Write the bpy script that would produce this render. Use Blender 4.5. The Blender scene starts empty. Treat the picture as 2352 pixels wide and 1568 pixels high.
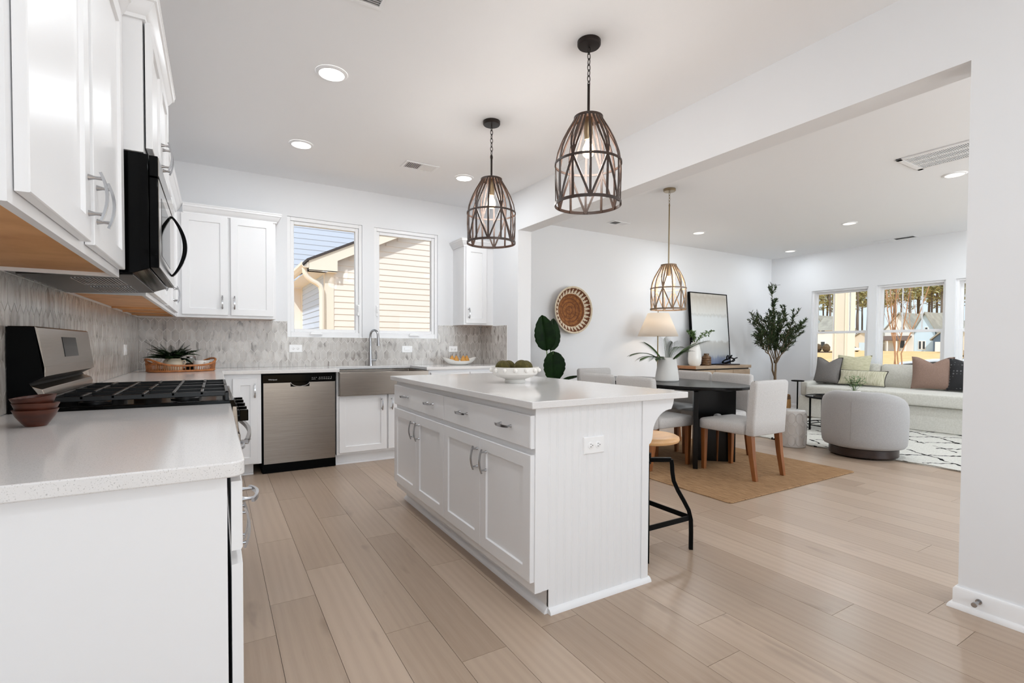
import bpy, math, random
import numpy as np
from mathutils import Vector, Matrix
random.seed(7)
S = bpy.context.scene
C = S.collection
PI = math.pi
R = math.radians

# ------------------------------------------------------------------ camera
yaw, pit, rol = R(30.924), R(-1.293), R(0.269)
Fw = Vector((math.sin(yaw)*math.cos(pit), math.cos(yaw)*math.cos(pit), math.sin(pit)))
Rt = Vector((math.cos(yaw), -math.sin(yaw), 0))
Up = Rt.cross(Fw)
R2 = Rt*math.cos(rol)+Up*math.sin(rol)
U2 = -Rt*math.sin(rol)+Up*math.cos(rol)
cd = bpy.data.cameras.new('camera')
cd.sensor_width = 36.0
cd.lens = 36.0*1135.611/2352.0
cd.shift_y = 33.608/2352.0
cd.clip_start = 0.05; cd.clip_end = 500
cam = bpy.data.objects.new('camera', cd); C.objects.link(cam)
cam.matrix_world = Matrix(((R2.x, U2.x, -Fw.x, 0.587), (R2.y, U2.y, -Fw.y, -5.407), (R2.z, U2.z, -Fw.z, 1.144), (0, 0, 0, 1)))
S.camera = cam

# ------------------------------------------------------------------ view, world, sun, added rear fill
S.view_settings.view_transform = 'Standard'
S.view_settings.look = 'None'
S.view_settings.exposure = 0.0
S.view_settings.gamma = 1.0
S.view_settings.use_curve_mapping = False
try:
    cy = S.cycles
    cy.use_denoising = True
    cy.max_bounces = 12; cy.diffuse_bounces = 6; cy.glossy_bounces = 4; cy.transmission_bounces = 6; cy.transparent_max_bounces = 8
    cy.sample_clamp_indirect = 6.0
    cy.caustics_reflective = False; cy.caustics_refractive = False
except Exception:
    pass

W = bpy.data.worlds.new('sky'); S.world = W; W.use_nodes = True
wn = W.node_tree.nodes; wl = W.node_tree.links
wn.clear()
w_out = wn.new('ShaderNodeOutputWorld'); w_bg = wn.new('ShaderNodeBackground')
w_bg.inputs['Color'].default_value = (0.80, 0.90, 1.0, 1)
w_bg.inputs['Strength'].default_value = 1.15
wl.new(w_bg.outputs[0], w_out.inputs[0])

def light(name, kind, loc, energy, color=(1, 1, 1), rot=(0, 0, 0), size=None, size_y=None, shape=None, spread=None):
    d = bpy.data.lights.new(name, kind); d.energy = energy; d.color = color
    if kind == 'AREA':
        if shape: d.shape = shape
        d.size = size
        if size_y: d.size_y = size_y
        if spread is not None: d.spread = spread
    elif kind == 'SUN': d.angle = R(1.0)
    elif size: d.shadow_soft_size = size
    o = bpy.data.objects.new(name, d); C.objects.link(o); o.location = loc; o.rotation_euler = rot
    return o
sun = light('sun', 'SUN', (0, 0, 20), 3.0, (1.0, 0.96, 0.91))
sun.rotation_euler = Vector((0.50, 0.62, -0.78)).to_track_quat('-Z', 'Y').to_euler()
# unseen fill lamps added behind the camera, tilted up to brighten the ceiling
FILL_TINT = (0.80, 0.91, 1.0)
light('fill_rear_kitchen', 'AREA', (1.7, -8.9, 1.25), 95, FILL_TINT, (R(148), 0, 0), 2.6, 2.1, 'RECTANGLE')
light('fill_rear_living', 'AREA', (6.6, -7.9, 1.35), 150, FILL_TINT, (R(135), 0, 0), 3.6, 1.9, 'RECTANGLE')
LAMP_K, LAMP_L, LAMP_P = 7.5, 12.5, 15.0

# ------------------------------------------------------------------ helpers
def lin(c):
    return tuple(((x/255.0)/12.92 if x/255.0 <= 0.04045 else ((x/255.0+0.055)/1.055)**2.4) for x in c)

class NT:
    def __init__(s, m):
        m.use_nodes = True
        s.t = m.node_tree; s.n = s.t.nodes; s.l = s.t.links
        s.b = s.n['Principled BSDF']
    def add(s, kind, **kw):
        n = s.n.new('ShaderNode'+kind)
        for k, v in kw.items():
            if k.startswith('i_'):
                key = k[2:]
                key = int(key) if key.isdigit() else key.replace('_', ' ')
                n.inputs[key].default_value = v
            else: setattr(n, k, v)
        return n
    def link(s, a, b): s.l.new(a, b)
    def math(s, op, a, b=None, c=None):
        n = s.n.new('ShaderNodeMath'); n.operation = op
        for i, x in enumerate((a, b, c)):
            if x is None: continue
            if isinstance(x, (int, float)): n.inputs[i].default_value = x
            else: s.l.new(x, n.inputs[i])
        return n.outputs[0]
    def ramp(s, fac, stops, interp='LINEAR'):
        n = s.n.new('ShaderNodeValToRGB'); n.color_ramp.interpolation = interp
        e = n.color_ramp.elements
        while len(e) < len(stops): e.new(0.5)
        for x, (p, c) in zip(e, stops):
            x.position = p; x.color = (*lin(c), 1)
        s.l.new(fac, n.inputs[0]); return n.outputs[0]
    def mix(s, fac, a, b, mode='MIX'):
        n = s.n.new('ShaderNodeMix'); n.data_type = 'RGBA'; n.blend_type = mode
        for i, x in ((0, fac), (6, a), (7, b)):
            if isinstance(x, (int, float)): n.inputs[i].default_value = x
            elif isinstance(x, tuple): n.inputs[i].default_value = (*lin(x), 1)
            else: s.l.new(x, n.inputs[i])
        return n.outputs[2]
    def coords(s, kind='Object', scale=(1, 1, 1), rot=(0, 0, 0), loc=(0, 0, 0)):
        t = s.n.new('ShaderNodeTexCoord'); m = s.n.new('ShaderNodeMapping')
        m.inputs['Scale'].default_value = scale; m.inputs['Rotation'].default_value = rot; m.inputs['Location'].default_value = loc
        s.l.new(t.outputs[kind], m.inputs[0]); return m.outputs[0]
    def noise(s, vec, scale=5, detail=4, rough=0.55, dist=0.0):
        n = s.n.new('ShaderNodeTexNoise'); n.inputs['Scale'].default_value = scale; n.inputs['Detail'].default_value = detail
        n.inputs['Roughness'].default_value = rough; n.inputs['Distortion'].default_value = dist
        if vec is not None: s.l.new(vec, n.inputs['Vector'])
        return n.outputs[0]
    def bump(s, h, strength=0.2, dist=0.002):
        n = s.n.new('ShaderNodeBump'); n.inputs['Strength'].default_value = strength; n.inputs['Distance'].default_value = dist
        s.l.new(h, n.inputs['Height']); s.l.new(n.outputs[0], s.b.inputs['Normal'])
    def color(s, c): s.l.new(c, s.b.inputs['Base Color'])

MATS = {}
def mat(name, col, rough=0.5, metal=0.0, spec=0.5, coat=0.0, alpha=None, trans=0.0, emit=None, estr=0.0, sheen=0.0):
    m = bpy.data.materials.new(name); t = NT(m); b = t.b
    b.inputs['Base Color'].default_value = (*lin(col), 1)
    b.inputs['Roughness'].default_value = rough; b.inputs['Metallic'].default_value = metal
    b.inputs['Specular IOR Level'].default_value = spec
    if coat: b.inputs['Coat Weight'].default_value = coat; b.inputs['Coat Roughness'].default_value = 0.08
    if trans: b.inputs['Transmission Weight'].default_value = trans
    if sheen: b.inputs['Sheen Weight'].default_value = sheen
    if emit: b.inputs['Emission Color'].default_value = (*lin(emit), 1); b.inputs['Emission Strength'].default_value = estr
    MATS[name] = m; return m
def noisy(name, c1, c2, scale, rough=0.5, stretch=(1, 1, 1), bump=0.0, metal=0.0, detail=4, lo=0.35, hi=0.65, spec=0.5, coat=0.0, sheen=0.0, dist=0.0, bdist=0.002):
    m = mat(name, c1, rough, metal, spec, coat, sheen=sheen); t = NT(m)
    n = t.noise(t.coords('Object', stretch), scale, detail, 0.6, dist)
    t.color(t.ramp(n, [(lo, c1), (hi, c2)]))
    if bump: t.bump(n, bump, bdist)
    return m

class MB:
    def __init__(s): s.v = []; s.f = []; s.m = []; s.k = 0
    def _add(s, vs, fs, M=None):
        o = len(s.v)
        if M is not None: vs = [tuple(M @ Vector(p)) for p in vs]
        s.v += [tuple(p) for p in vs]
        s.f += [tuple(i+o for i in f) for f in fs]; s.m += [s.k]*len(fs)
        return s
    def box(s, x0, x1, y0, y1, z0, z1, M=None):
        v = [(x, y, z) for z in (z0, z1) for y in (y0, y1) for x in (x0, x1)]
        return s._add(v, [(0, 2, 3, 1), (4, 5, 7, 6), (0, 1, 5, 4), (2, 6, 7, 3), (0, 4, 6, 2), (1, 3, 7, 5)], M)
    def poly(s, pts, M=None): return s._add(pts, [tuple(range(len(pts)))], M)
    def prism(s, pts, h0, h1, axis='z', M=None):
        def mk(p, h): return {'z': (p[0], p[1], h), 'y': (p[0], h, p[1]), 'x': (h, p[0], p[1])}[axis]
        n = len(pts)
        v = [mk(p, h0) for p in pts]+[mk(p, h1) for p in pts]
        f = [tuple(range(n))[::-1], tuple(range(n, 2*n))]+[(i, (i+1) % n, (i+1) % n+n, i+n) for i in range(n)]
        return s._add(v, f, M)
    def loops(s, loops, cap0=True, cap1=True, closed=True, M=None):
        n = len(loops[0]); v = [p for l in loops for p in l]; f = []
        for a in range(len(loops)-1):
            for i in range(n if closed else n-1):
                j = (i+1) % n
                f.append((a*n+i, a*n+j, (a+1)*n+j, (a+1)*n+i))
        if cap0: f.append(tuple(range(n))[::-1])
        if cap1: f.append(tuple((len(loops)-1)*n+i for i in range(n)))
        return s._add(v, f, M)
    def lathe(s, prof, seg=32, c=(0, 0, 0), M=None, cap0=True, cap1=True, sx=1.0, sy=1.0):
        L = [[(c[0]+r*sx*math.cos(2*PI*i/seg), c[1]+r*sy*math.sin(2*PI*i/seg), c[2]+z) for i in range(seg)] for r, z in prof]
        return s.loops(L, cap0, cap1, True, M)
    def cyl(s, c, r, z0, z1, seg=24, M=None): return s.lathe([(r, z0), (r, z1)], seg, c, M)
    def tube(s, path, r, seg=10, cap=True, M=None, flat=None):
        P = [Vector(p) for p in path]; n = len(P); L = []
        rr = r if isinstance(r, (list, tuple)) else [r]*n
        prev = None
        for i, p in enumerate(P):
            t = (P[min(i+1, n-1)]-P[max(i-1, 0)]).normalized()
            if prev is None:
                a = Vector((0, 0, 1)) if abs(t.z) < 0.9 else Vector((1, 0, 0))
                u = t.cross(a).normalized()
            else: u = (prev-t*prev.dot(t)).normalized()
            w = t.cross(u); prev = u
            L.append([tuple(p+u*(rr[i]*math.cos(2*PI*k/seg))+w*(rr[i]*(flat or 1)*math.sin(2*PI*k/seg))) for k in range(seg)])
        return s.loops(L, cap, cap, True, M)
    def bar(s, path, ups, w, t, M=None):
        """rectangular bar: w across (dir x up), t along up"""
        P = [Vector(p) for p in path]; n = len(P); L = []
        for i, p in enumerate(P):
            d = (P[min(i+1, n-1)]-P[max(i-1, 0)]).normalized()
            u = Vector(ups[i] if isinstance(ups, list) else ups); u = (u-d*u.dot(d)).normalized()
            a = d.cross(u)
            ww = w[i] if isinstance(w, list) else w; tt = t[i] if isinstance(t, list) else t
            L.append([tuple(p+a*(sx*ww/2)+u*(sy*tt/2)) for sx, sy in ((-1, -1), (1, -1), (1, 1), (-1, 1))])
        return s.loops(L, True, True, True, M)
    def torus(s, c, r, t, seg=40, k=8, M=None, axis='z', flat=1.0):
        L = []
        for i in range(seg+1):
            a = 2*PI*i/seg
            L.append([])
            for j in range(k):
                b = 2*PI*j/k; rr = r+t*math.cos(b); h = t*flat*math.sin(b)
                x, y = rr*math.cos(a), rr*math.sin(a)
                q = {'z': (x, y, h), 'y': (x, h, y), 'x': (h, x, y)}[axis]
                L[-1].append((c[0]+q[0], c[1]+q[1], c[2]+q[2]))
        return s.loops(L, False, False, True, M)
    def ball(s, c, r, seg=20, rings=12, sx=1, sy=1, sz=1, M=None):
        prof = [(r*math.sin(PI*i/rings), -r*sz*math.cos(PI*i/rings)) for i in range(rings+1)]
        prof[0] = (1e-4, prof[0][1]); prof[-1] = (1e-4, prof[-1][1])
        return s.lathe(prof, seg, c, M, sx=sx, sy=sy)
    def grid(s, fn, nu, nv, M=None):
        v = [fn(i/nu, j/nv) for j in range(nv+1) for i in range(nu+1)]
        f = [(j*(nu+1)+i, j*(nu+1)+i+1, (j+1)*(nu+1)+i+1, (j+1)*(nu+1)+i) for j in range(nv) for i in range(nu)]
        return s._add(v, f, M)
    def sweep(s, path, prof, closed=False):
        """path: xy points; prof: (n, z) with n to the right of travel; mitred"""
        P = [Vector((p[0], p[1])) for p in path]; n = len(P); L = []
        for i in range(n):
            d0 = (P[i]-P[i-1]).normalized() if (i > 0 or closed) else None
            d1 = (P[(i+1) % n]-P[i]).normalized() if (i < n-1 or closed) else None
            d0 = d0 or d1; d1 = d1 or d0
            n0 = Vector((d0.y, -d0.x)); n1 = Vector((d1.y, -d1.x))
            m = (n0+n1); m = m/max(0.3, m.dot(n0))
            L.append([(P[i].x+m.x*q[0], P[i].y+m.y*q[0], q[1]) for q in prof])
        if closed: L.append(L[0])
        return s.loops(L, not closed, not closed, True)

def wloc(o):
    v = Vector((0, 0, 0))
    while o is not None: v += o.location; o = o.parent
    return v
def mesh_of(name, mb, mats, shift=None):
    me = bpy.data.meshes.new(name)
    v = mb.v
    if shift is not None: v = [(p[0]-shift.x, p[1]-shift.y, p[2]-shift.z) for p in v]
    me.from_pydata(v, [], mb.f)
    if not isinstance(mats, (list, tuple)): mats = [mats]
    for m in mats: me.materials.append(m)
    if len(mats) > 1: me.polygons.foreach_set('material_index', mb.m)
    me.update()
    return me
def tag(o, label=None, cat=None, group=None, kind=None):
    for k, v in (('label', label), ('category', cat), ('group', group), ('kind', kind)):
        if v: o[k] = v
    return o
def obj(name, mb, mats, parent=None, loc=None, world=True, bevel=0.0, seg=2, angle=35, sub=0, solid=0.0):
    """mesh object; world=True: mb is in world coordinates and the parents are unrotated"""
    base = wloc(parent) if parent is not None else Vector((0, 0, 0))
    L = Vector(loc) if loc is not None else Vector((0, 0, 0))
    me = mesh_of(name, mb, mats, base+L if world else None)
    o = bpy.data.objects.new(name, me); C.objects.link(o)
    o.location = L
    if parent is not None: o.parent = parent
    me.polygons.foreach_set('use_smooth', [True]*len(me.polygons))
    me.set_sharp_from_angle(angle=R(angle))
    if solid:
        m = o.modifiers.new('solid', 'SOLIDIFY'); m.thickness = solid; m.offset = 0
    if bevel:
        m = o.modifiers.new('bevel', 'BEVEL'); m.width = bevel; m.segments = seg; m.limit_method = 'ANGLE'; m.angle_limit = R(40)
    if sub:
        m = o.modifiers.new('sub', 'SUBSURF'); m.levels = sub; m.render_levels = sub
    return o
def thing(name, label, cat, loc=(0, 0, 0), rz=0.0, group=None):
    o = bpy.data.objects.new(name, None); C.objects.link(o)
    o.empty_display_size = 0.1
    o.location = loc; o.rotation_euler = (0, 0, rz)
    return tag(o, label, cat, group)
def struct(name, mb, m, parent=None, **kw):
    o = obj(name, mb, m, parent, **kw)
    if parent is None: o['kind'] = 'structure'
    return o
KIDS = {}
def dup(root, loc=None, rz=None, label=None, group=None):
    def cp(o, par):
        c = o.copy(); C.objects.link(c); c.parent = par
        for ch in [x for x in bpy.data.objects if x.parent == o]: cp(ch, c)
        return c
    r = cp(root, None)
    if loc is not None: r.location = loc
    if rz is not None: r.rotation_euler = (0, 0, rz)
    if label: r['label'] = label
    if group: r['group'] = group
    return r
def arc(c, r, a0, a1, n, plane='xz', rot=0):
    out = []
    for i in range(n+1):
        a = R(a0+(a1-a0)*i/n)
        u, v = r*math.cos(a), r*math.sin(a)
        out.append((c[0]+u, c[1], c[2]+v) if plane == 'xz' else (c[0], c[1]+u, c[2]+v) if plane == 'yz' else (c[0]+u, c[1]+v, c[2]))
    return out
def frame(o, u, n):
    """matrix: local x -> u, local y -> n (outward), local z -> up"""
    u = Vector(u); n = Vector(n)
    return Matrix(((u.x, n.x, 0, o[0]), (u.y, n.y, 0, o[1]), (u.z, n.z, 1, o[2]), (0, 0, 0, 1)))

# ------------------------------------------------------------------ materials
wall_m = mat('wall_paint', (233, 234, 236), 0.85, spec=0.2)
ceil_m = mat('ceiling_paint', (241, 241, 242), 0.9, spec=0.2)
trim_m = mat('trim_white', (238, 238, 239), 0.45)
cab_m = mat('cabinet_white', (236, 236, 237), 0.32)
maple_m = noisy('maple_underside', (190, 132, 78), (214, 160, 104), 6, 0.5, (1, 1, 12))
vinyl_m = mat('window_vinyl', (240, 240, 241), 0.35)
nickel_m = mat('brushed_nickel', (176, 176, 178), 0.24, 1.0)
chrome_m = mat('chrome', (205, 206, 208), 0.12, 1.0)
steel_m = noisy('stainless_steel', (138, 128, 119), (150, 141, 132), 3, 0.27, (1.5, 1.5, 120), metal=1.0)
steel_gloss = mat('polished_steel', (150, 142, 132), 0.09, 1.0)
steel_dk = noisy('dark_steel', (38, 35, 32), (50, 46, 42), 6, 0.35, metal=0.9)
blk_gloss = mat('black_gloss', (3, 3, 3), 0.10, spec=0.10)
blk_satin = mat('black_satin', (3, 3, 3), 0.4, spec=0.06)
blk_iron = mat('black_iron', (12, 12, 12), 0.36, spec=0.35)
blk_metal = mat('black_metal', (4, 4, 4), 0.42, spec=0.10)
dark_m = mat('dark_gap', (14, 14, 14), 0.8)
plate_m = mat('white_plastic', (243, 243, 243), 0.3)
slot_m = mat('outlet_slot', (70, 68, 66), 0.6)
grout_m = mat('grout', (236, 234, 230), 0.8)
quartz = mat('quartz', (226, 224, 222), 0.1, spec=0.5)
_t = NT(quartz)
_n = _t.noise(_t.coords(), 420, 2, 0.5)
_n2 = _t.noise(_t.coords(), 90, 2, 0.5)
_c = _t.ramp(_n, [(0.30, (176, 174, 172)), (0.40, (224, 222, 221))])
_t.color(_t.mix(_t.math('MULTIPLY', _n2, 0.25), _c, (236, 234, 232)))
marble = mat('marble_tile', (205, 202, 198), 0.22)
_t = NT(marble)
_g = _t.add('NewGeometry')
_co = _t.coords()
_off = _t.n.new('ShaderNodeVectorMath'); _off.operation = 'ADD'
_cm = _t.n.new('ShaderNodeCombineXYZ')
_rnd = _g.outputs['Random Per Island']
_k = _t.math('MULTIPLY', _rnd, 37.0)
for _i in range(3): _t.link(_k, _cm.inputs[_i])
_t.link(_co, _off.inputs[0]); _t.link(_cm.outputs[0], _off.inputs[1])
_mp = _t.n.new('ShaderNodeMapping'); _mp.inputs['Rotation'].default_value = (0.6, 0.5, 0.4); _mp.inputs['Scale'].default_value = (1, 1, 0.35)
_t.link(_off.outputs[0], _mp.inputs[0])
_n = _t.noise(_mp.outputs[0], 16, 5, 0.6, 1.2)
_v = _t.ramp(_n, [(0.30, (112, 104, 98)), (0.44, (184, 178, 172)), (0.62, (206, 202, 197))])
_t.color(_t.mix(_t.math('MULTIPLY', _t.math('POWER', _rnd, 2.0), 0.45), _v, (160, 153, 147)))
plank = mat('oak_plank', (176, 150, 124), 0.3, spec=0.45)
_t = NT(plank)
_g = _t.add('NewGeometry'); _rnd = _g.outputs['Random Per Island']
_co = _t.coords('Object', (1, 1, 1))
_cm = _t.n.new('ShaderNodeCombineXYZ'); _k = _t.math('MULTIPLY', _rnd, 53.0)
for _i in range(3): _t.link(_k, _cm.inputs[_i])
_off = _t.n.new('ShaderNodeVectorMath'); _off.operation = 'ADD'; _t.link(_co, _off.inputs[0]); _t.link(_cm.outputs[0], _off.inputs[1])
_mp = _t.n.new('ShaderNodeMapping'); _mp.inputs['Scale'].default_value = (9, 0.9, 1); _t.link(_off.outputs[0], _mp.inputs[0])
_w = _t.add('TexWave', wave_type='BANDS', bands_direction='X'); _w.inputs['Scale'].default_value = 0.8; _w.inputs['Distortion'].default_value = 9.0; _w.inputs['Detail'].default_value = 2.0; _w.inputs['Detail Scale'].default_value = 0.7
_t.link(_mp.outputs[0], _w.inputs['Vector'])
_mp2 = _t.n.new('ShaderNodeMapping'); _mp2.inputs['Scale'].default_value = (60, 2.2, 1); _t.link(_off.outputs[0], _mp2.inputs[0])
_fine = _t.noise(_mp2.outputs[0], 2.0, 4, 0.6)
_mp3 = _t.n.new('ShaderNodeMapping'); _mp3.inputs['Scale'].default_value = (5, 1.3, 1); _t.link(_off.outputs[0], _mp3.inputs[0])
_knot = _t.noise(_mp3.outputs[0], 1.6, 3, 0.5, 0.3)
_base = _t.ramp(_rnd, [(0.0, (154, 132, 113)), (0.5, (168, 147, 128)), (1.0, (182, 161, 142))])
_c1 = _t.mix(_t.math('MULTIPLY', _w.outputs[1], 0.22), _base, (136, 113, 94))
_c2 = _t.mix(_t.math('MULTIPLY', _fine, 0.4), _c1, (192, 173, 154))
_kr = _t.ramp(_knot, [(0.22, (255, 255, 255)), (0.36, (0, 0, 0))])
_t.color(_t.mix(_t.math('MULTIPLY', _kr, 0.45), _c2, (98, 78, 62)))
_t.bump(_fine, 0.05, 0.001)
linen = noisy('linen', (152, 150, 149), (168, 166, 165), 180, 0.9, (1, 1, 1), bump=0.25, sheen=0.2, bdist=0.001)
linen_w = noisy('linen_white', (184, 181, 178), (200, 197, 195), 160, 0.9, (1, 1, 1), bump=0.25, sheen=0.2, bdist=0.001)
sofa_m = noisy('sofa_cotton', (196, 194, 185), (210, 208, 200), 60, 0.9, bump=0.1, sheen=0.2, bdist=0.001)
honey = noisy('honey_wood', (118, 68, 32), (144, 88, 44), 5, 0.4, (8, 8, 0.6))
lightwood = noisy('light_wood', (206, 158, 106), (224, 178, 126), 4, 0.38, (1, 8, 8))
wal_m = noisy('dark_wood_bowl', (58, 25, 14), (88, 41, 23), 5, 0.34, (2, 2, 9))
espresso = noisy('espresso_wood', (34, 21, 17), (50, 32, 26), 5, 0.3, (1, 1, 6))
jute = mat('jute', (166, 128, 92), 0.95, spec=0.1)
_t = NT(jute)
_n = _t.noise(_t.coords('Object', (22, 1.6, 1)), 5, 5, 0.75)
_n2 = _t.noise(_t.coords('Object', (60, 24, 1)), 4, 3, 0.7)
_c = _t.ramp(_n, [(0.34, (92, 66, 44)), (0.48, (146, 112, 80)), (0.64, (174, 140, 106))])
_t.color(_t.mix(_t.math('MULTIPLY', _n2, 0.35), _c, (190, 158, 122)))
_t.bump(_n2, 0.8, 0.006)
bronze = noisy('bronze_wood', (38, 23, 14), (60, 38, 24), 14, 0.45, (1, 1, 3))
taupe_w = noisy('weathered_wood', (112, 90, 68), (138, 114, 90), 14, 0.5, (1, 1, 3))
dk_bronze = mat('dark_bronze', (36, 26, 22), 0.4, 0.4)
brass = mat('aged_brass', (150, 134, 108), 0.3, 1.0)
ceramic = mat('white_ceramic', (236, 234, 229), 0.18)
ceramic_m = mat('matte_ceramic', (226, 223, 218), 0.5)
cream = mat('cream_ceramic', (226, 214, 190), 0.3)
leaf_dk = noisy('leaf_dark', (8, 26, 6), (20, 44, 12), 8, 0.45, spec=0.08)
leaf_ol = noisy('leaf_olive', (34, 48, 28), (74, 88, 58), 30, 0.6, spec=0.1)
leaf_fern = noisy('leaf_fern', (18, 36, 18), (40, 64, 32), 30, 0.6, spec=0.1)
leaf_palm = noisy('leaf_palm', (20, 38, 14), (54, 80, 32), 12, 0.55, spec=0.1)
leaf_lt = noisy('leaf_light', (64, 96, 50), (112, 140, 82), 20, 0.5)
bark = noisy('bark', (84, 66, 48), (118, 98, 74), 20, 0.8, (1, 1, 0.3), bump=0.4)
rattan = noisy('rattan', (142, 82, 38), (184, 116, 60), 40, 0.45, (1, 1, 1))
sea_m = noisy('seagrass', (150, 104, 56), (190, 146, 92), 30, 0.85, (1, 1, 8), bump=0.6)
sea_dk = noisy('seagrass_dark', (84, 58, 36), (110, 80, 52), 30, 0.85, (1, 1, 8), bump=0.6)
glass = mat('clear_glass', (255, 255, 255), 0.0, trans=1.0)
def thin_glass(name, tint, refl=0.06):
    m = bpy.data.materials.new(name); m.use_nodes = True; n = m.node_tree.nodes; l = m.node_tree.links; n.clear()
    o = n.new('ShaderNodeOutputMaterial'); t = n.new('ShaderNodeBsdfTransparent'); g = n.new('ShaderNodeBsdfGlossy'); x = n.new('ShaderNodeMixShader'); f = n.new('ShaderNodeFresnel')
    t.inputs[0].default_value = (*lin(tint), 1); g.inputs['Roughness'].default_value = 0.02; f.inputs[0].default_value = 1.16
    l.new(f.outputs[0], x.inputs[0]); l.new(t.outputs[0], x.inputs[1]); l.new(g.outputs[0], x.inputs[2]); l.new(x.outputs[0], o.inputs[0])
    return m
pane_m = thin_glass('window_glass', (250, 252, 252))
jar_glass = thin_glass('jar_glass', (232, 236, 234))
smoke_glass = thin_glass('smoked_glass', (90, 96, 102))

# ================================================================== SETTING
H, HB = 2.787, 2.377
mb = MB()
rng = random.Random(3)
PW = 0.186
x = 0.782-5*PW
while x < 9.67:
    y = -8.45+rng.uniform(-1.2, 0)
    while y < 0.16:
        L = 1.5 if rng.random() < 0.7 else rng.uniform(0.6, 1.4)
        a, b = max(x+0.0008, 0.0), min(x+PW-0.0008, 9.667)
        c, d = max(y+0.0008, -8.4), min(y+L-0.0008, 0.159)
        if b > a and d > c: mb.box(a, b, c, d, -0.008, 0.0)
        y += L
    x += PW
mb.k = 1; mb.box(-0.15, 9.82, -8.55, 0.31, -0.12, -0.0035)
struct('floor', mb, [plank, dark_m])
mb = MB(); mb.box(-0.15, 9.82, -8.55, 0.31, H, H+0.12); struct('ceiling', mb, ceil_m)

def wall_y(mb, y0, y1, x0, x1, z0, z1, ops, along='x'):
    """wall slab with rectangular openings (u0,u1,z0,z1), u along x or y"""
    def bx(u0, u1, a, b):
        if u1-u0 < 1e-6 or b-a < 1e-6: return
        if along == 'x': mb.box(u0, u1, y0, y1, a, b)
        else: mb.box(y0, y1, u0, u1, a, b)
    u = x0
    for o in sorted(ops):
        bx(u, o[0], z0, z1); bx(o[0], o[1], z0, o[2]); bx(o[0], o[1], o[3], z1); u = o[1]
    bx(u, x1, z0, z1)
    return mb
KW = [(1.205, 1.945, 1.215, 2.420), (2.072, 2.812, 1.215, 2.416)]
LW = [(-1.480, -0.588, 0.61, 2.120), (-2.470, -1.594, 0.61, 2.120), (-3.462, -2.582, 0.61, 2.120)]
struct('wall_left', MB().box(-0.15, 0, -8.55, 0.15, -0.1, H+0.05), wall_m)
struct('wall_back', wall_y(MB(), 0, 0.15, 0, 3.383, -0.1, H+0.05, KW), wall_m)
struct('wall_partition', MB().box(3.383, 3.55, -0.858, 0.31, -0.1, H+0.05), wall_m)
struct('wall_header', MB().box(3.383, 3.55, -4.571, -0.858, HB, H+0.05), wall_m)
struct('wall_right', MB().box(3.383, 3.55, -8.55, -4.571, -0.1, H+0.05), wall_m)
struct('wall_dining', MB().box(3.55, 9.817, 0.159, 0.31, -0.1, H+0.05), wall_m)
struct('wall_window', wall_y(MB(), 9.667, 9.817, -7.5, 0.159, -0.1, H+0.05, LW, 'y'), wall_m)
struct('wall_rear', wall_y(MB(), -8.55, -8.4, 0, 3.383, -0.1, H+0.05, [(0.4, 3.0, 0.05, 2.25)]), wall_m)  # opening added so the rear fill lamp shines into the kitchen
struct('wall_rear_living', wall_y(MB(), -7.5, -7.35, 3.55, 9.817, -0.1, H+0.05, [(4.8, 8.4, 0.4, 2.3)]), wall_m)  # unseen opening, added for the living room fill lamp

BP = [(0, 0), (0.030, 0), (0.030, 0.008), (0.025, 0.018), (0.014, 0.023), (0.014, 0.083), (0.009, 0.092), (0, 0.092)]
struct('baseboard_right', MB().sweep([(3.55, -7.3), (3.55, -4.571), (3.383, -4.571), (3.383, -8.35)], BP), trim_m)
struct('baseboard_back', MB().sweep([(3.383, -0.645), (3.383, -0.858), (3.55, -0.858), (3.55, 0.159), (9.667, 0.159), (9.667, -7.3)], BP), trim_m)

# kitchen casement windows
def casement(n, o, latch_x):
    x0, x1, z0, z1 = o
    r = bpy.data.objects.new('window_%d' % n, None); C.objects.link(r); r.location = ((x0+x1)/2, 0.06, z0)
    tag(r, kind='structure')
    f, bt, tp = 0.066, 0.083, 0.070
    def ring(mb, a0, a1, b0, b1, c0, c1, d0, d1, y0, y1):
        mb.box(a0, c0, y0, y1, b0, b1); mb.box(c1, a1, y0, y1, b0, b1)
        mb.box(c0, c1, y0, y1, b0, d0); mb.box(c0, c1, y0, y1, d1, b1)
    mb = MB(); ring(mb, x0, x1, z0, z1, x0+0.032, x1-0.032, z0+0.05, z1-0.036, 0.012, 0.11)
    obj('window_frame', mb, vinyl_m, r, bevel=0.003)
    mb = MB(); ring(mb, x0+0.032, x1-0.032, z0+0.05, z1-0.036, x0+f, x1-f, z0+bt, z1-tp, 0.03, 0.09)
    obj('window_sash', mb, vinyl_m, r, bevel=0.004)
    obj('window_pane', MB().box(x0+f-0.005, x1-f+0.005, 0.058, 0.062, z0+bt-0.005, z1-tp+0.005), pane_m, r)
    cx = x0+0.27 if n == 1 else x0+0.455
    mb = MB().prism([(cx-0.062, z0+0.024), (cx+0.062, z0+0.024), (cx+0.054, z0+0.048), (cx+0.03, z0+0.056), (cx-0.03, z0+0.056), (cx-0.054, z0+0.048)], -0.010, 0.014, 'y')
    mb.box(cx-0.05, cx+0.05, -0.018, -0.008, z0+0.026, z0+0.034)
    obj('window_crank', mb, plate_m, r, bevel=0.002)
    mb = MB().box(latch_x-0.012, latch_x+0.012, 0.004, 0.03, 1.45, 1.57).box(latch_x-0.007, latch_x+0.007, -0.012, 0.006, 1.49, 1.56)
    obj('window_latch', mb, plate_m, r, bevel=0.004)
casement(1, KW[0], 1.905); casement(2, KW[1], 2.106)
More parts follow.
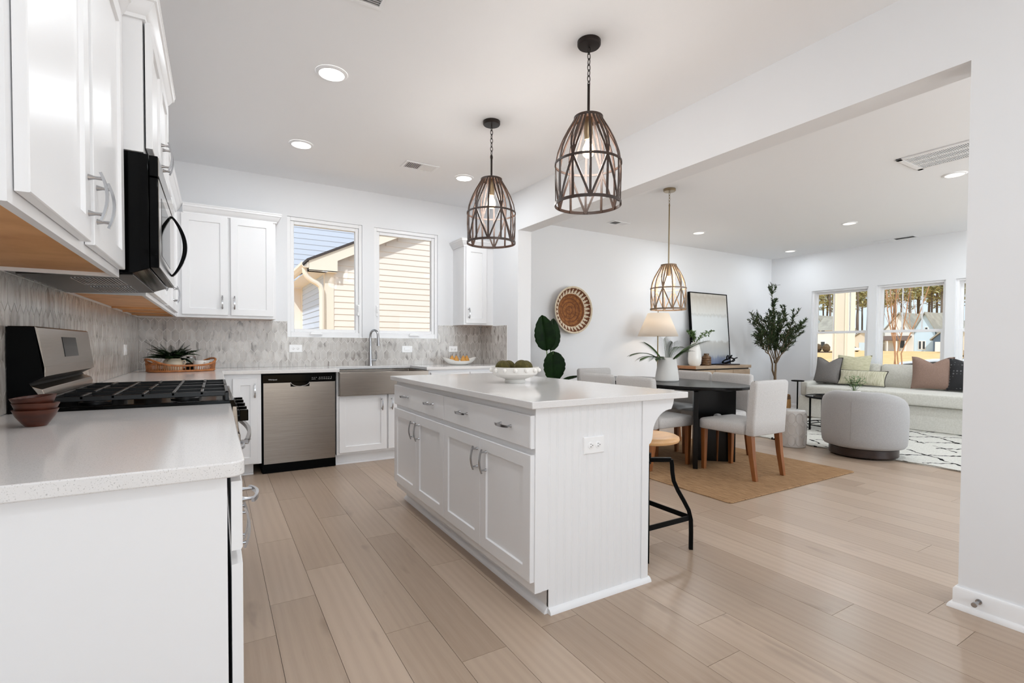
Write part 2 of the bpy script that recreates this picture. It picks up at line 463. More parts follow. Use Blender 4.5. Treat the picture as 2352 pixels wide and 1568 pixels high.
# living room double hung windows
def hung(n, o):
    y0, y1, z0, z1 = o
    r = bpy.data.objects.new('window_%d' % n, None); C.objects.link(r); r.location = (9.75, (y0+y1)/2, z0)
    tag(r, kind='structure')
    def ring(mb, a0, a1, b0, b1, w, wb, wt, x0, x1):
        mb.box(x0, x1, a0, a0+w, b0, b1); mb.box(x0, x1, a1-w, a1, b0, b1)
        mb.box(x0, x1, a0+w, a1-w, b0, b0+wb); mb.box(x0, x1, a0+w, a1-w, b1-wt, b1)
    zm = 1.392
    mb = MB(); ring(mb, y0, y1, z0, z1, 0.030, 0.035, 0.030, 9.700, 9.805); obj('window_frame', mb, vinyl_m, r, bevel=0.003)
    mb = MB(); ring(mb, y0+0.03, y1-0.03, zm-0.02, z1-0.03, 0.032, 0.036, 0.034, 9.770, 9.795)
    a, b = y0+0.062, y1-0.062
    for k in (1, 2): mb.box(9.776, 9.790, a+(b-a)*k/3-0.008, a+(b-a)*k/3+0.008, zm, z1-0.06)
    obj('upper_sash', mb, vinyl_m, r, bevel=0.002)
    mb = MB(); ring(mb, y0+0.03, y1-0.03, z0+0.035, zm+0.018, 0.040, 0.055, 0.042, 9.735, 9.762); obj('lower_sash', mb, vinyl_m, r, bevel=0.002)
    mb = MB().box(9.781, 9.784, y0+0.05, y1-0.05, zm, z1-0.05).box(9.748, 9.751, y0+0.06, y1-0.06, z0+0.08, zm-0.01)
    obj('window_pane', mb, pane_m, r)
for n, o in enumerate(LW): hung(n+3, o)

# backsplash: elongated hexagon mosaic on grout
def clip(poly, ax, v, keep_less):
    out = []
    for i in range(len(poly)):
        a, b = poly[i-1], poly[i]
        ia = (a[ax] <= v) == keep_less; ib = (b[ax] <= v) == keep_less
        if ia != ib:
            t = (v-a[ax])/(b[ax]-a[ax]); out.append((a[0]+t*(b[0]-a[0]), a[1]+t*(b[1]-a[1])))
        if ib: out.append(b)
    return out
TW, TS, TP = 0.0605, 0.060, 0.0345
def tiles(mb, rects, put):
    for (u0, u1, z0, z1) in rects:
        mb.k = 1
        mb._add([put(u, z, d) for d in (0.0, 0.0045) for u, z in ((u0, z0), (u1, z0), (u1, z1), (u0, z1))], [(4, 5, 6, 7), (0, 1, 5, 4), (1, 2, 6, 5), (2, 3, 7, 6), (3, 0, 4, 7)])
        mb.k = 0
        row = int((z0-0.9)/(TS+TP))-2
        while 0.93+row*(TS+TP)-TS < z1+0.1:
            zc = 0.93+row*(TS+TP)
            for i in range(int(u0/TW)-3, int(u1/TW)+4):
                uc = i*TW+(TW/2 if row % 2 else 0)
                g = 0.0016; w = TW/2-g; s = TS/2-g*0.5; p = s+TP-g
                P = [(uc-w, zc-s), (uc, zc-p), (uc+w, zc-s), (uc+w, zc+s), (uc, zc+p), (uc-w, zc+s)]
                for ax, v, k in ((0, u0+g, False), (0, u1-g, True), (1, z0+g, False), (1, z1-g, True)):
                    if P: P = clip(P, ax, v, k)
                if len(P) >= 3 and max(q[0] for q in P)-min(q[0] for q in P) > 0.004 and max(q[1] for q in P)-min(q[1] for q in P) > 0.004:
                    n = len(P)
                    mb._add([put(u, z, 0.0045) for u, z in P]+[put(u, z, 0.0062) for u, z in P], [tuple(range(n, 2*n))]+[(k, (k+1) % n, (k+1) % n+n, k+n) for k in range(n)])
            row += 1
mb = MB(); tiles(mb, [(-4.31, 0, 0.914, 1.372), (-3.215, -2.455, 1.372, 1.40)], lambda u, z, d: (d, u, z)); struct('wall_backsplash_left', mb, [marble, grout_m])
mb = MB(); tiles(mb, [(0.0065, 1.203, 0.914, 1.370), (1.203, 2.815, 0.914, 1.213), (2.815, 3.3765, 0.914, 1.370)], lambda u, z, d: (u, -d, z)); struct('wall_backsplash_back', mb, [marble, grout_m])
mb = MB(); tiles(mb, [(-0.634, -0.0065, 0.914, 1.366)], lambda u, z, d: (3.383-d, u, z)); struct('wall_backsplash_partition', mb, [marble, grout_m])

# ================================================================== KITCHEN CABINETS
def nested(mb, w, h, levels, M):
    """nested rectangles: (inset, depth)"""
    L = [[(i, n, i), (w-i, n, i), (w-i, n, h-i), (i, n, h-i)] for i, n in levels]
    return mb.loops(L, True, True, True, M)
def shaker(mb, w, h, M, t=0.020, rail=0.057, rec=0.009):
    return nested(mb, w, h, [(0, 0), (0, t-0.002), (0.002, t), (rail, t), (rail+0.003, t-rec)], M)
def slab(mb, w, h, M, t=0.020): return nested(mb, w, h, [(0, 0), (0, t-0.003), (0.004, t)], M)
def pull(mb, M, vert=True, L=0.118, posts=0.088):
    def P(s, n): return (0, n, s) if vert else (s, n, 0)
    path = [P(L*(i/12-0.5), 0.024+0.0125*(1-(2*i/12-1)**2)) for i in range(13)]
    up = (0, 1, 0)
    mb.bar(path, [up]*13, [0.0085+0.003*(1-(2*i/12-1)**2) for i in range(13)], 0.006, M)
    for s in (-posts/2, posts/2):
        top = 0.024+0.0125*(1-(2*s/L)**2)
        mb.tube([P(s, 0), P(s, 0.006), P(s, 0.014), P(s, top)], [0.0075, 0.0058, 0.0038, 0.0044], 10, True, M)
    return mb
def add_door(root, name, o, u, n, w, h, handle=None, kind='shaker', hz=None):
    """o: lower corner at local x=0; handle: list of (x, z, vertical)"""
    M = frame(o, u, n)
    mb = MB(); (shaker if kind == 'shaker' else slab)(mb, w, h, M)
    d = obj(name, mb, cab_m, root, angle=20)
    for hx, hzz, vert in (handle or []):
        M2 = M @ Matrix.Translation((hx, 0.020, hzz))
        obj('pull_handle', pull(MB(), M2, vert), nickel_m, d, angle=30)
    return d
CROWN = [(0, 0), (0.010, 0), (0.012, 0.012), (0.020, 0.018), (0.030, 0.034), (0.040, 0.052), (0.046, 0.056), (0.048, 0.070), (0.052, 0.074), (0.052, 0.082), (0, 0.082)]
def crown(root, path, z):
    obj('crown_moulding', MB().sweep(path[::-1], [(a, z+b) for a, b in CROWN]), cab_m, root, angle=25)
ZB, ZT = 1.372, 2.268
def upper_body(root, x0, x1, y0, y1, z0, z1):
    mb = MB().box(x0, x1, y0, y1, z0+0.022, z1)
    # face frame and side lips hang below the recessed maple bottom
    obj('cabinet_body', mb, cab_m, root, bevel=0.0015)
E_, N_ = (0, 1, 0), (1, 0, 0)     # doors on the left wall run along +y and face +x

# near upper cabinet on the left wall
t = thing('upper_cabinet', 'white two-door upper cabinet nearest the camera, left of the microwave', 'cabinet', (0.15, -3.76, ZB), group='kitchen upper cabinets')
mb = MB().box(0.0015, 0.300, -4.300, -3.222, ZB+0.020, ZT)
mb.box(0.282, 0.300, -4.300, -3.222, ZB, ZB+0.02).box(0.0015, 0.282, -4.300, -4.284, ZB, ZB+0.02).box(0.0015, 0.282, -3.238, -3.222, ZB, ZB+0.02)
obj('cabinet_body', mb, cab_m, t)
obj('cabinet_underside', MB().box(0.002, 0.281, -4.283, -3.239, ZB+0.012, ZB+0.019), maple_m, t)
add_door(t, 'door', (0.302, -4.274, 1.396), E_, N_, 0.475, 0.866, [(0.447, 0.110, True)])
add_door(t, 'door', (0.302, -3.757, 1.396), E_, N_, 0.496, 0.866, [(0.030, 0.110, True)])
crown(t, [(0.300, -4.300), (0.300, -3.222)][::-1], ZT-0.006)
# cabinet over the microwave (deeper)
t = thing('upper_cabinet', 'short white two-door cabinet directly above the microwave', 'cabinet', (0.19, -2.835, 1.822), group='kitchen upper cabinets')
obj('cabinet_body', MB().box(0.0015, 0.372, -3.213, -2.457, 1.822, ZT+0.03), cab_m, t, bevel=0.0015)
add_door(t, 'door', (0.378, -3.200, 1.842), E_, N_, 0.362, 0.445, [(0.335, 0.085, True)])
add_door(t, 'door', (0.378, -2.832, 1.842), E_, N_, 0.362, 0.445, [(0.028, 0.085, True)])
crown(t, [(0.0015, -2.457), (0.372, -2.457), (0.372, -3.213), (0.30, -3.213)], ZT+0.015)
# far left-wall uppers up to the corner
t = thing('upper_cabinet', 'white upper cabinet on the left wall between the microwave and the corner', 'cabinet', (0.15, -1.4, ZB), group='kitchen upper cabinets')
mb = MB().box(0.0015, 0.300, -2.452, -0.003, ZB+0.020, ZT)
mb.box(0.282, 0.300, -2.452, -0.31, ZB, ZB+0.02).box(0.0015, 0.282, -2.452, -2.436, ZB, ZB+0.02)
obj('cabinet_body', mb, cab_m, t)
mb = MB().box(0.002, 0.281, -2.435, -0.003, ZB+0.012, ZB+0.019)
for yy in (-1.25, -0.8, -0.35): mb.box(0.002, 0.281, yy-0.02, yy+0.02, ZB+0.003, ZB+0.013)
obj('cabinet_underside', mb, maple_m, t)
for yy, hx in ((-2.425, 0.43), (-1.950, 0.030), (-1.440, 0.43), (-0.960, 0.03)):
    add_door(t, 'door', (0.302, yy, 1.396), E_, N_, 0.460, 0.866, [(hx, 0.110, True)])
crown(t, [(0.300, -0.300), (0.300, -2.452)], ZT-0.006)
# back wall, left pair
B_, BN = (1, 0, 0), (0, -1, 0)
t = thing('upper_cabinet', 'white two-door upper cabinet on the back wall left of the windows', 'cabinet', (0.69, -0.15, ZB), group='kitchen upper cabinets')
mb = MB().box(0.301, 1.072, -0.300, -0.0015, ZB+0.02, ZT)
mb.box(0.301, 1.072, -0.300, -0.282, ZB, ZB+0.02).box(1.056, 1.072, -0.282, -0.0015, ZB, ZB+0.02)
obj('cabinet_body', mb, cab_m, t)
obj('cabinet_underside', MB().box(0.303, 1.055, -0.281, -0.002, ZB+0.012, ZB+0.019), maple_m, t)
add_door(t, 'door', (0.340, -0.302, 1.396), B_, BN, 0.343, 0.866, [(0.300, 0.112, True)])
add_door(t, 'door', (0.706, -0.302, 1.396), B_, BN, 0.343, 0.866, [(0.028, 0.112, True)])
crown(t, [(1.072, -0.0015), (1.072, -0.300), (0.352, -0.300)], ZT-0.006)
# back wall, right single
t = thing('upper_cabinet', 'narrow white one-door upper cabinet right of the windows in the corner', 'cabinet', (3.19, -0.15, ZB), group='kitchen upper cabinets')
mb = MB().box(3.006, 3.3825, -0.300, -0.0015, ZB+0.02, ZT)
mb.box(3.006, 3.3825, -0.300, -0.282, ZB, ZB+0.02).box(3.006, 3.022, -0.282, -0.0015, ZB, ZB+0.02)
obj('cabinet_body', mb, cab_m, t)
obj('cabinet_underside', MB().box(3.023, 3.381, -0.281, -0.002, ZB+0.012, ZB+0.019), maple_m, t)
add_door(t, 'door', (3.026, -0.302, 1.390), B_, BN, 0.262, 0.868, [(0.030, 0.112, True)])
crown(t, [(3.3825, -0.300), (3.006, -0.300), (3.006, -0.0015)], ZT-0.006)

# base cabinets
def base_left(label, y0, y1, panel_near):
    t = thing('base_cabinet', label, 'cabinet', (0.3, (y0+y1)/2, 0), group='kitchen base cabinets')
    obj('cabinet_body', MB().box(0.0015, 0.604, y0, y1, 0.10, 0.883), cab_m, t)
    obj('toe_kick', MB().box(0.0015, 0.535, y0+0.002, y1-0.002, 0, 0.10), cab_m, t)
    n = 2; w = (y1-y0-0.02)/n
    for k in range(n):
        a = y0+0.008+k*(w+0.004)
        add_door(t, 'drawer', (0.611, a, 0.728), E_, N_, w-0.004, 0.140, [(w*0.30 if k == 0 else w*0.5, 0.07, False)], 'slab')
        add_door(t, 'door', (0.611, a, 0.122), E_, N_, w-0.004, 0.578, [(w-0.035 if k == 0 else 0.03, 0.49, True)])
    return t
base_left('white base cabinet nearest the camera with plain end panel', -4.283, -3.222, True)
base_left('white base cabinet along the left wall beyond the range', -2.448, -0.650, False)
t = thing('base_cabinet', 'narrow white one-door base cabinet left of the dishwasher', 'cabinet', (0.78, -0.3, 0), group='kitchen base cabinets')
obj('cabinet_body', MB().box(0.608, 0.922, -0.600, -0.002, 0.10, 0.883), cab_m, t)
obj('toe_kick', MB().box(0.608, 0.862, -0.530, -0.1, 0, 0.10).sweep([(0.612, -0.530), (0.862, -0.530)], [(0, 0), (0.016, 0), (0.014, 0.010), (0, 0.018)]), cab_m, t)
add_door(t, 'door', (0.706, -0.602, 0.108), B_, BN, 0.188, 0.738, [(0.166, 0.632, True)])
t = thing('base_cabinet', 'white two-door base cabinet under the steel farmhouse sink', 'cabinet', (2.0, -0.3, 0), group='kitchen base cabinets')
obj('cabinet_body', MB().box(1.553, 2.462, -0.600, -0.002, 0.10, 0.655).box(1.553, 1.566, -0.600, -0.002, 0.655, 0.883).box(2.447, 2.462, -0.600, -0.002, 0.655, 0.883), cab_m, t)
obj('toe_kick', MB().box(1.553, 2.462, -0.540, -0.1, 0, 0.10).sweep([(1.553, -0.540), (2.462, -0.540)], [(0, 0), (0.020, 0), (0.018, 0.010), (0, 0.020)]), cab_m, t)
add_door(t, 'door', (1.574, -0.602, 0.120), B_, BN, 0.450, 0.565, [(0.400, 0.445, True)])
add_door(t, 'door', (2.040, -0.602, 0.120), B_, BN, 0.405, 0.565, [(0.032, 0.445, True)])
t = thing('base_cabinet', 'white drawer base cabinet right of the sink, mostly behind the island', 'cabinet', (2.92, -0.3, 0), group='kitchen base cabinets')
obj('cabinet_body', MB().box(2.464, 3.381, -0.600, -0.002, 0.10, 0.883), cab_m, t)
obj('toe_kick', MB().box(2.464, 3.381, -0.540, -0.1, 0, 0.10), cab_m, t)
for k in range(2):
    a = 2.484+k*0.450
    add_door(t, 'drawer', (a, -0.602, 0.712), B_, BN, 0.440, 0.142, [(0.22, 0.071, False)], 'slab')
    add_door(t, 'door', (a, -0.602, 0.120), B_, BN, 0.440, 0.565, [(0.40 if k == 0 else 0.04, 0.445, True)])

# quartz countertops
def ctop(name, label, pts, z0=0.884, z1=0.914, group='quartz countertops'):
    o = obj(name, MB().prism(pts, z0, z1), quartz, bevel=0.003)
    return tag(o, label, 'countertop', group)
def rcorner(cx, cy, r, a0, a1, n=8): return [(cx+r*math.cos(R(a0+(a1-a0)*i/n)), cy+r*math.sin(R(a0+(a1-a0)*i/n))) for i in range(n+1)]
ctop('countertop', 'white quartz countertop in the foreground, left of the range', [(0.006, -4.310)]+rcorner(0.605, -4.280, 0.030, -90, 0)+[(0.635, -3.217), (0.006, -3.217)])
ctop('countertop', 'L-shaped white quartz countertop with the sink cutout along the back wall', [(0.0065, -2.452), (0.635, -2.452), (0.635, -0.635), (1.573, -0.635), (1.573, -0.135), (2.432, -0.135), (2.432, -0.635), (3.3765, -0.635), (3.3765, -0.0065), (0.0065, -0.0065)])

# farmhouse sink
t = thing('farmhouse_sink', 'stainless steel apron-front sink set in the back countertop', 'sink', (2.0, -0.4, 0.655))
mb = MB()
a, b, c, d = 1.567, 2.438, -0.672, -0.110
def rc(i, z, y0=None): return [(a+i, (y0 or c)+i, z), (b-i, (y0 or c)+i, z), (b-i, d-i, z), (a+i, d-i, z)]
mb.loops([rc(0, 0.660), rc(0, 0.8805), rc(0.022, 0.8805), rc(0.026, 0.70)], True, True)
obj('sink_basin', mb, steel_m, t, bevel=0.004)
obj('drain', MB().lathe([(0.045, 0.701), (0.045, 0.704), (0.03, 0.7035), (0.02, 0.701)], 20, (2.0, -0.38, 0)), chrome_m, t)
# faucet
t = thing('kitchen_faucet', 'tall brushed steel gooseneck faucet behind the sink', 'faucet', (2.008, -0.075, 0.914))
mb = MB().lathe([(0.027, 0.914), (0.027, 0.922), (0.021, 0.96), (0.0155, 1.10), (0.0145, 1.20)], 20, (2.008, -0.075, 0))
pp = [(2.008, -0.075, 1.19), (2.009, -0.076, 1.225)]
for i in range(1, 13):
    a_ = PI*i/12; rr = 0.062
    pp.append((2.009+0.030*(1-math.cos(a_))/2*1.6, -0.076-rr*(1-math.cos(a_)), 1.232+rr*math.sin(a_)))
e = pp[-1]
pp += [(e[0], e[1]-0.002, e[2]-0.02)]
mb.tube(pp, 0.0125, 12)
obj('spout', mb, nickel_m, t)
mb = MB().tube([(e[0], e[1]-0.002, e[2]-0.018), (e[0]+0.001, e[1]-0.003, e[2]-0.07), (e[0]+0.002, e[1]-0.004, e[2]-0.105)], [0.0135, 0.0165, 0.0185], 14)
obj('spray_head', mb, nickel_m, t)
mb = MB().tube([(2.008, -0.075, 0.975), (2.070, -0.085, 0.975)], [0.012, 0.0125], 12).tube([(2.066, -0.085, 0.975), (2.070, -0.092, 1.03), (2.064, -0.098, 1.075)], [0.0075, 0.006, 0.0045], 10)
obj('lever_handle', mb, nickel_m, t)

# dishwasher
t = thing('dishwasher', 'stainless dishwasher with black control strip under the back countertop', 'dishwasher', (1.237, -0.3, 0))
obj('tub', MB().box(0.926, 1.548, -0.565, -0.02, 0.005, 0.880), blk_satin, t)
mb = MB().box(0.932, 1.543, -0.606, -0.566, 0.802, 0.872)
obj('control_panel', mb, blk_gloss, t, bevel=0.003)
mb = MB()
xs = [0.940, 1.160, 1.172, 1.302, 1.314, 1.540]
mb.box(0.940, 1.540, -0.603, -0.566, 0.086, 0.762).box(0.940, 1.158, -0.603, -0.566, 0.762, 0.799).box(1.316, 1.540, -0.603, -0.566, 0.762, 0.799)
d_ = obj('door', mb, steel_m, t)
mb = MB().prism([(1.158+0.158*i/14, 0.799-0.034*math.sin(PI*i/14)**0.5) for i in range(15)], -0.592, -0.566, 'y')
obj('handle_pocket', mb, blk_gloss, d_)
L = [(1.158+0.158*i/14, -0.604, 0.799-0.036*math.sin(PI*i/14)**0.5) for i in range(15)]
obj('pocket_rim', MB().tube(L, 0.0032, 8), chrome_m, d_)
obj('toe_panel', MB().box(0.930, 1.545, -0.590, -0.566, 0.004, 0.083), blk_satin, t)
def text(name, body, size, loc, M, m, parent):
    cu = bpy.data.curves.new(name, 'FONT'); cu.body = body; cu.size = size; cu.extrude = 0.0003; cu.align_x = 'LEFT'
    cu.materials.append(m)
    o = bpy.data.objects.new(name, cu); C.objects.link(o)
    me = bpy.data.meshes.new_from_object(o); bpy.data.objects.remove(o)
    o = bpy.data.objects.new(name, me); C.objects.link(o); o.parent = parent
    mm = M.copy(); mm.translation = Vector(loc)-wloc(parent); o.matrix_local = mm
    return o
white_ink = mat('white_ink', (205, 205, 205), 0.5)
FB = Matrix(((1, 0, 0, 0), (0, 0, -1, 0), (0, 1, 0, 0), (0, 0, 0, 1)))   # text facing -y
text('lettering', 'Whirlpool', 0.0165, (0.979, -0.6066, 0.8235), FB, white_ink, t)
mb = MB()
for i, xx in enumerate((1.335, 1.352, 1.369)): mb.box(xx, xx+0.010, -0.6066, -0.606, 0.838, 0.8405)
for i in range(3): mb.box(1.335+0.012*i, 1.342+0.012*i, -0.6066, -0.606, 0.823, 0.8265)
for i in range(7): mb.box(1.395+0.016*i, 1.404+0.016*i, -0.6066, -0.606, 0.823, 0.8265)
for i in range(5): mb.box(1.398+0.02*i, 1.410+0.02*i, -0.6066, -0.606, 0.838, 0.8405)
mb.box(1.505, 1.5065, -0.6066, -0.606, 0.822, 0.848)
obj('control_marks', mb, white_ink, t)

# outlets
def outlet(name, label, c, u, n, w, h, kind='duplex', group='outlets on the backsplash'):
    M = frame(c, u, n)
    t = thing(name, label, 'outlet' if kind != 'switch' else 'switch', c, group=group)
    mb = MB(); nested(mb, w, h, [(0, 0), (0, 0.003), (0.003, 0.006)], M @ Matrix.Translation((-w/2, 0, -h/2)))
    obj('cover_plate', mb, plate_m, t, angle=20)
    if kind == 'duplex':
        long_x = w > h
        for s in (-1, 1):
            cx, cz = (s*0.021, 0) if long_x else (0, s*0.021)
            mb = MB().lathe([(0.0155, 0.0055), (0.0155, 0.0075), (0.0145, 0.008)], 20, M=M @ Matrix.Translation((cx, 0, cz)) @ Matrix.Rotation(R(-90), 4, 'X'))
            sk = obj('socket', mb, plate_m, t)
            mb = MB()
            for q in (-1, 1):
                if long_x: mb.box(cx-0.004, cx+0.004, 0.0078, 0.0084, cz+q*0.006-0.0011, cz+q*0.006+0.0011, M)
                else: mb.box(cx+q*0.006-0.0011, cx+q*0.006+0.0011, 0.0078, 0.0084, cz-0.004, cz+0.004, M)
            mb.box(cx+(0.008 if long_x else -0.002), cx+(0.012 if long_x else 0.002), 0.0078, 0.0084, cz-0.002-(0 if long_x else 0.009), cz+0.002-(0 if long_x else 0.009), M)
            obj('slots', mb, slot_m, sk)
    else:
        mb = MB(); nested(mb, w*0.5, h*0.42, [(0, 0.0055), (0, 0.0075), (0.003, 0.0095)], M @ Matrix.Translation((-w*0.25, 0, -h*0.21)))
        obj('toggle', mb, plate_m, t, angle=20)
    return t
outlet('wall_outlet', 'white horizontal outlet below the left kitchen window', (1.277, -0.0064, 1.098), B_, BN, 0.122, 0.076)
outlet('light_switch', 'white horizontal switch plate right of the faucet', (2.440, -0.0064, 1.091), B_, BN, 0.122, 0.074, 'switch')
outlet('wall_outlet', 'white horizontal outlet above the pear dish', (3.005, -0.0064, 1.092), B_, BN, 0.112, 0.070)
outlet('light_switch', 'white switch plate on the left backsplash beyond the range', (0.0064, -0.765, 1.095), (0, 1, 0), (1, 0, 0), 0.120, 0.080, 'switch')

# ------------------------------------------------------------------ range
t = thing('gas_range', 'black and stainless gas range with cast iron grates between the left countertops', 'range', (0.33, -2.834, 0))
Y0, Y1 = -3.212, -2.456
obj('oven_body', MB().box(0.012, 0.640, Y0, Y1, 0.02, 0.905), blk_satin, t, bevel=0.003)
mb = MB().loops([[(0.06, Y0, 0.900), (0.655, Y0, 0.900), (0.655, Y1, 0.900), (0.06, Y1, 0.900)], [(0.06, Y0, 0.926), (0.645, Y0, 0.926), (0.645, Y1, 0.926), (0.06, Y1, 0.926)], [(0.07, Y0+0.015, 0.926), (0.63, Y0+0.015, 0.926), (0.63, Y1-0.015, 0.926), (0.07, Y1-0.015, 0.926)], [(0.08, Y0+0.03, 0.916), (0.62, Y0+0.03, 0.916), (0.62, Y1-0.03, 0.916), (0.08, Y1-0.03, 0.916)]], True, True)
obj('cooktop', mb, blk_gloss, t, bevel=0.002)
for bx_, by_ in ((0.20, -3.03), (0.48, -3.03), (0.20, -2.64), (0.48, -2.64), (0.34, -2.834)):
    b_ = obj('burner', MB().lathe([(0.048, 0.917), (0.048, 0.926), (0.036, 0.928), (0.034, 0.934), (0.001, 0.936)], 22, (bx_, by_, 0)), blk_iron, t)
ZG = 0.956
for gy0, gy1 in ((Y0+0.012, -2.838), (-2.830, Y1-0.012)):
    mb = MB(); x0_, x1_ = 0.10, 0.628; ym = (gy0+gy1)/2
    def B(a, b, w=0.011, h=0.013): mb.bar([a, b], (0, 0, 1), w, h)
    for yy in (gy0+0.006, gy1-0.006): B((x0_, yy, ZG-0.004), (x1_, yy, ZG-0.004), 0.012, 0.018)
    for xx in (x0_+0.006, x1_-0.006): B((xx, gy0, ZG-0.004), (xx, gy1, ZG-0.004), 0.012, 0.018)
    B((x0_, ym, ZG-0.003), (x1_, ym, ZG-0.003))
    for xx in (0.19, 0.275, 0.36, 0.45, 0.54):
        B((xx, gy0, ZG), (xx, gy0+(gy1-gy0)*(0.40 if xx in (0.19, 0.36, 0.54) else 1.0), ZG))
        if xx in (0.19, 0.36, 0.54): B((xx, gy1-(gy1-gy0)*0.40, ZG), (xx, gy1, ZG))
    for xx in (x0_+0.006, x1_-0.006):
        for yy in (gy0+0.006, gy1-0.006): mb.box(xx-0.007, xx+0.007, yy-0.007, yy+0.007, 0.920, ZG)
    obj('grate', mb, blk_iron, t, bevel=0.002)
# backguard
mb = MB().prism([(0.010, 0.90), (0.075, 0.90), (0.086, 0.965), (0.062, 1.010), (0.098, 1.030), (0.076, 1.196), (0.010, 1.196)], Y0, Y1, 'y')
bg = obj('backguard', mb, blk_satin, t)
mb = MB().prism([(0.0985, 1.062), (0.101, 1.063), (0.084, 1.194), (0.078, 1.1985), (0.012, 1.1985), (0.012, 1.1965), (0.076, 1.1965)], Y0+0.004, Y1-0.004, 'y')
mb.prism([(0.098, 1.030), (0.104, 1.032), (0.1015, 1.064), (0.0985, 1.064)], Y0+0.004, Y1-0.004, 'y')
obj('control_face', mb, steel_m, bg, bevel=0.001)
def onface(z, off): return 0.101-(z-1.063)*(0.017/0.131)+off
mb = MB()._add([(onface(z, o), y, z) for o in (0.0002, 0.0014) for y, z in ((-2.93, 1.092), (-2.72, 1.092), (-2.72, 1.166), (-2.93, 1.166))], [(4, 5, 6, 7), (0, 1, 5, 4), (1, 2, 6, 5), (2, 3, 7, 6), (3, 0, 4, 7)])
obj('display', mb, blk_gloss, bg)
mb = MB().prism([(0.064, 1.003), (0.094, 0.990), (0.099, 0.975), (0.094, 0.930), (0.084, 0.928), (0.086, 0.965)], Y0+0.002, Y1-0.002, 'y')
obj('vent_trim', mb, steel_m, bg, bevel=0.002)
# front: control rail, knobs, oven door
obj('front_rail', MB().prism([(0.640, 0.80), (0.662, 0.80), (0.655, 0.90), (0.640, 0.905)], Y0+0.002, Y1-0.002, 'y'), steel_m, t, bevel=0.002)
for yy in (-3.10, -2.98, -2.834, -2.69, -2.57):
    mb = MB().tube([(0.655, yy, 0.850), (0.670, yy, 0.851)], 0.024, 18).box(0.668, 0.700, yy-0.011, yy+0.011, 0.828, 0.874)
    obj('knob', mb, blk_gloss, t, bevel=0.003)
od = obj('oven_door', MB().box(0.640, 0.668, Y0+0.004, Y1-0.004, 0.22, 0.790), steel_m, t, bevel=0.004)
obj('oven_window', MB().box(0.667, 0.6695, Y0+0.12, Y1-0.12, 0.36, 0.66), blk_gloss, od)
pp = [(0.668, Y0+0.045, 0.752)]+[(0.690+0.024*math.sin(PI*i/16), Y0+0.045+(Y1-Y0-0.09)*i/16, 0.752) for i in range(17)]+[(0.668, Y1-0.045, 0.752)]
obj('oven_handle', MB().bar(pp, (1, 0, 0.01), 0.020, 0.014), nickel_m, od, bevel=0.003)
obj('warming_drawer', MB().box(0.640, 0.664, Y0+0.004, Y1-0.004, 0.06, 0.212), steel_m, t, bevel=0.004)

# ------------------------------------------------------------------ microwave
t = thing('microwave', 'black over-the-range microwave with stainless door and curved handle', 'microwave', (0.2, -2.835, 1.40))
Y0, Y1 = -3.213, -2.457
mb = MB().prism([(0.008, 1.372), (0.335, 1.392), (0.385, 1.412), (0.385, 1.818), (0.008, 1.818)], Y0, Y1, 'y')
obj('microwave_case', mb, blk_gloss, t, bevel=0.002)
mb = MB().box(0.387, 0.413, Y0+0.001, Y1-0.001, 1.416, 1.738)
dd = obj('door', mb, blk_gloss, t, bevel=0.002)
mb = MB().box(0.4132, 0.4148, Y0+0.006, Y1-0.006, 1.420, 1.734)
obj('door_face', mb, steel_gloss, dd)
obj('door_window', MB().box(0.4148, 0.4156, Y0+0.10, -2.72, 1.475, 1.690), smoke_glass, dd)
vg = obj('vent_grille', MB().box(0.387, 0.413, Y0+0.001, Y1-0.001, 1.743, 1.816), blk_gloss, t, bevel=0.002)
obj('vent_face', MB().box(0.4132, 0.4148, Y0+0.006, Y1-0.006, 1.747, 1.812), steel_gloss, vg)
pp = [(0.4150+0.052*math.sin(PI*i/20)**0.8, -2.615, 1.455+0.275*i/20) for i in range(21)]
obj('door_handle', MB().bar(pp, (0, 1, 0), [0.008+0.010*math.sin(PI*i/20) for i in range(21)], 0.026), blk_gloss, dd, bevel=0.003)
pp = [(p[0]+0.0015+0.0062*math.sin(PI*i/20), p[1], p[2]) for i, p in enumerate(pp)]
obj('handle_trim', MB().bar(pp, (0, 1, 0), 0.004, 0.022), chrome_m, dd)
mb = MB()
obj('bottom_plate', MB()._add([(0.03, Y0+0.02, 1.3725), (0.335, Y0+0.02, 1.3905), (0.335, Y1-0.02, 1.3905), (0.03, Y1-0.02, 1.3725), (0.03, Y0+0.02, 1.369), (0.335, Y0+0.02, 1.387), (0.335, Y1-0.02, 1.387), (0.03, Y1-0.02, 1.369)], [(4, 5, 6, 7), (0, 1, 5, 4), (1, 2, 6, 5), (2, 3, 7, 6), (3, 0, 4, 7)]), steel_dk, t)
for ya, yb in ((Y0+0.10, -2.88), (-2.79, Y1-0.10)):
    mb = MB()
    for i in range(14):
        xx = 0.15+0.010*i; zz = 1.3690+(xx-0.03)*0.059
        mb.box(xx, xx+0.004, ya, yb, zz-0.004, zz+0.001)
    obj('grease_filter', mb, nickel_m, t)

# ================================================================== ISLAND
t = thing('kitchen_island', 'white kitchen island cabinet with beadboard end panel and shaker doors', 'island', (2.05, -2.79, 0))
IX = 1.702
obj('cabinet_body', MB().box(1.722, 2.372, -3.690, -1.874, 0.104, 0.883), cab_m, t)
obj('toe_kick', MB().box(1.795, 2.372, -3.690, -1.876, 0, 0.104).sweep([(1.795, -1.876), (1.795, -3.700)], [(0, 0), (0.020, 0), (0.018, 0.012), (0.010, 0.022), (0, 0.026)]), cab_m, t)
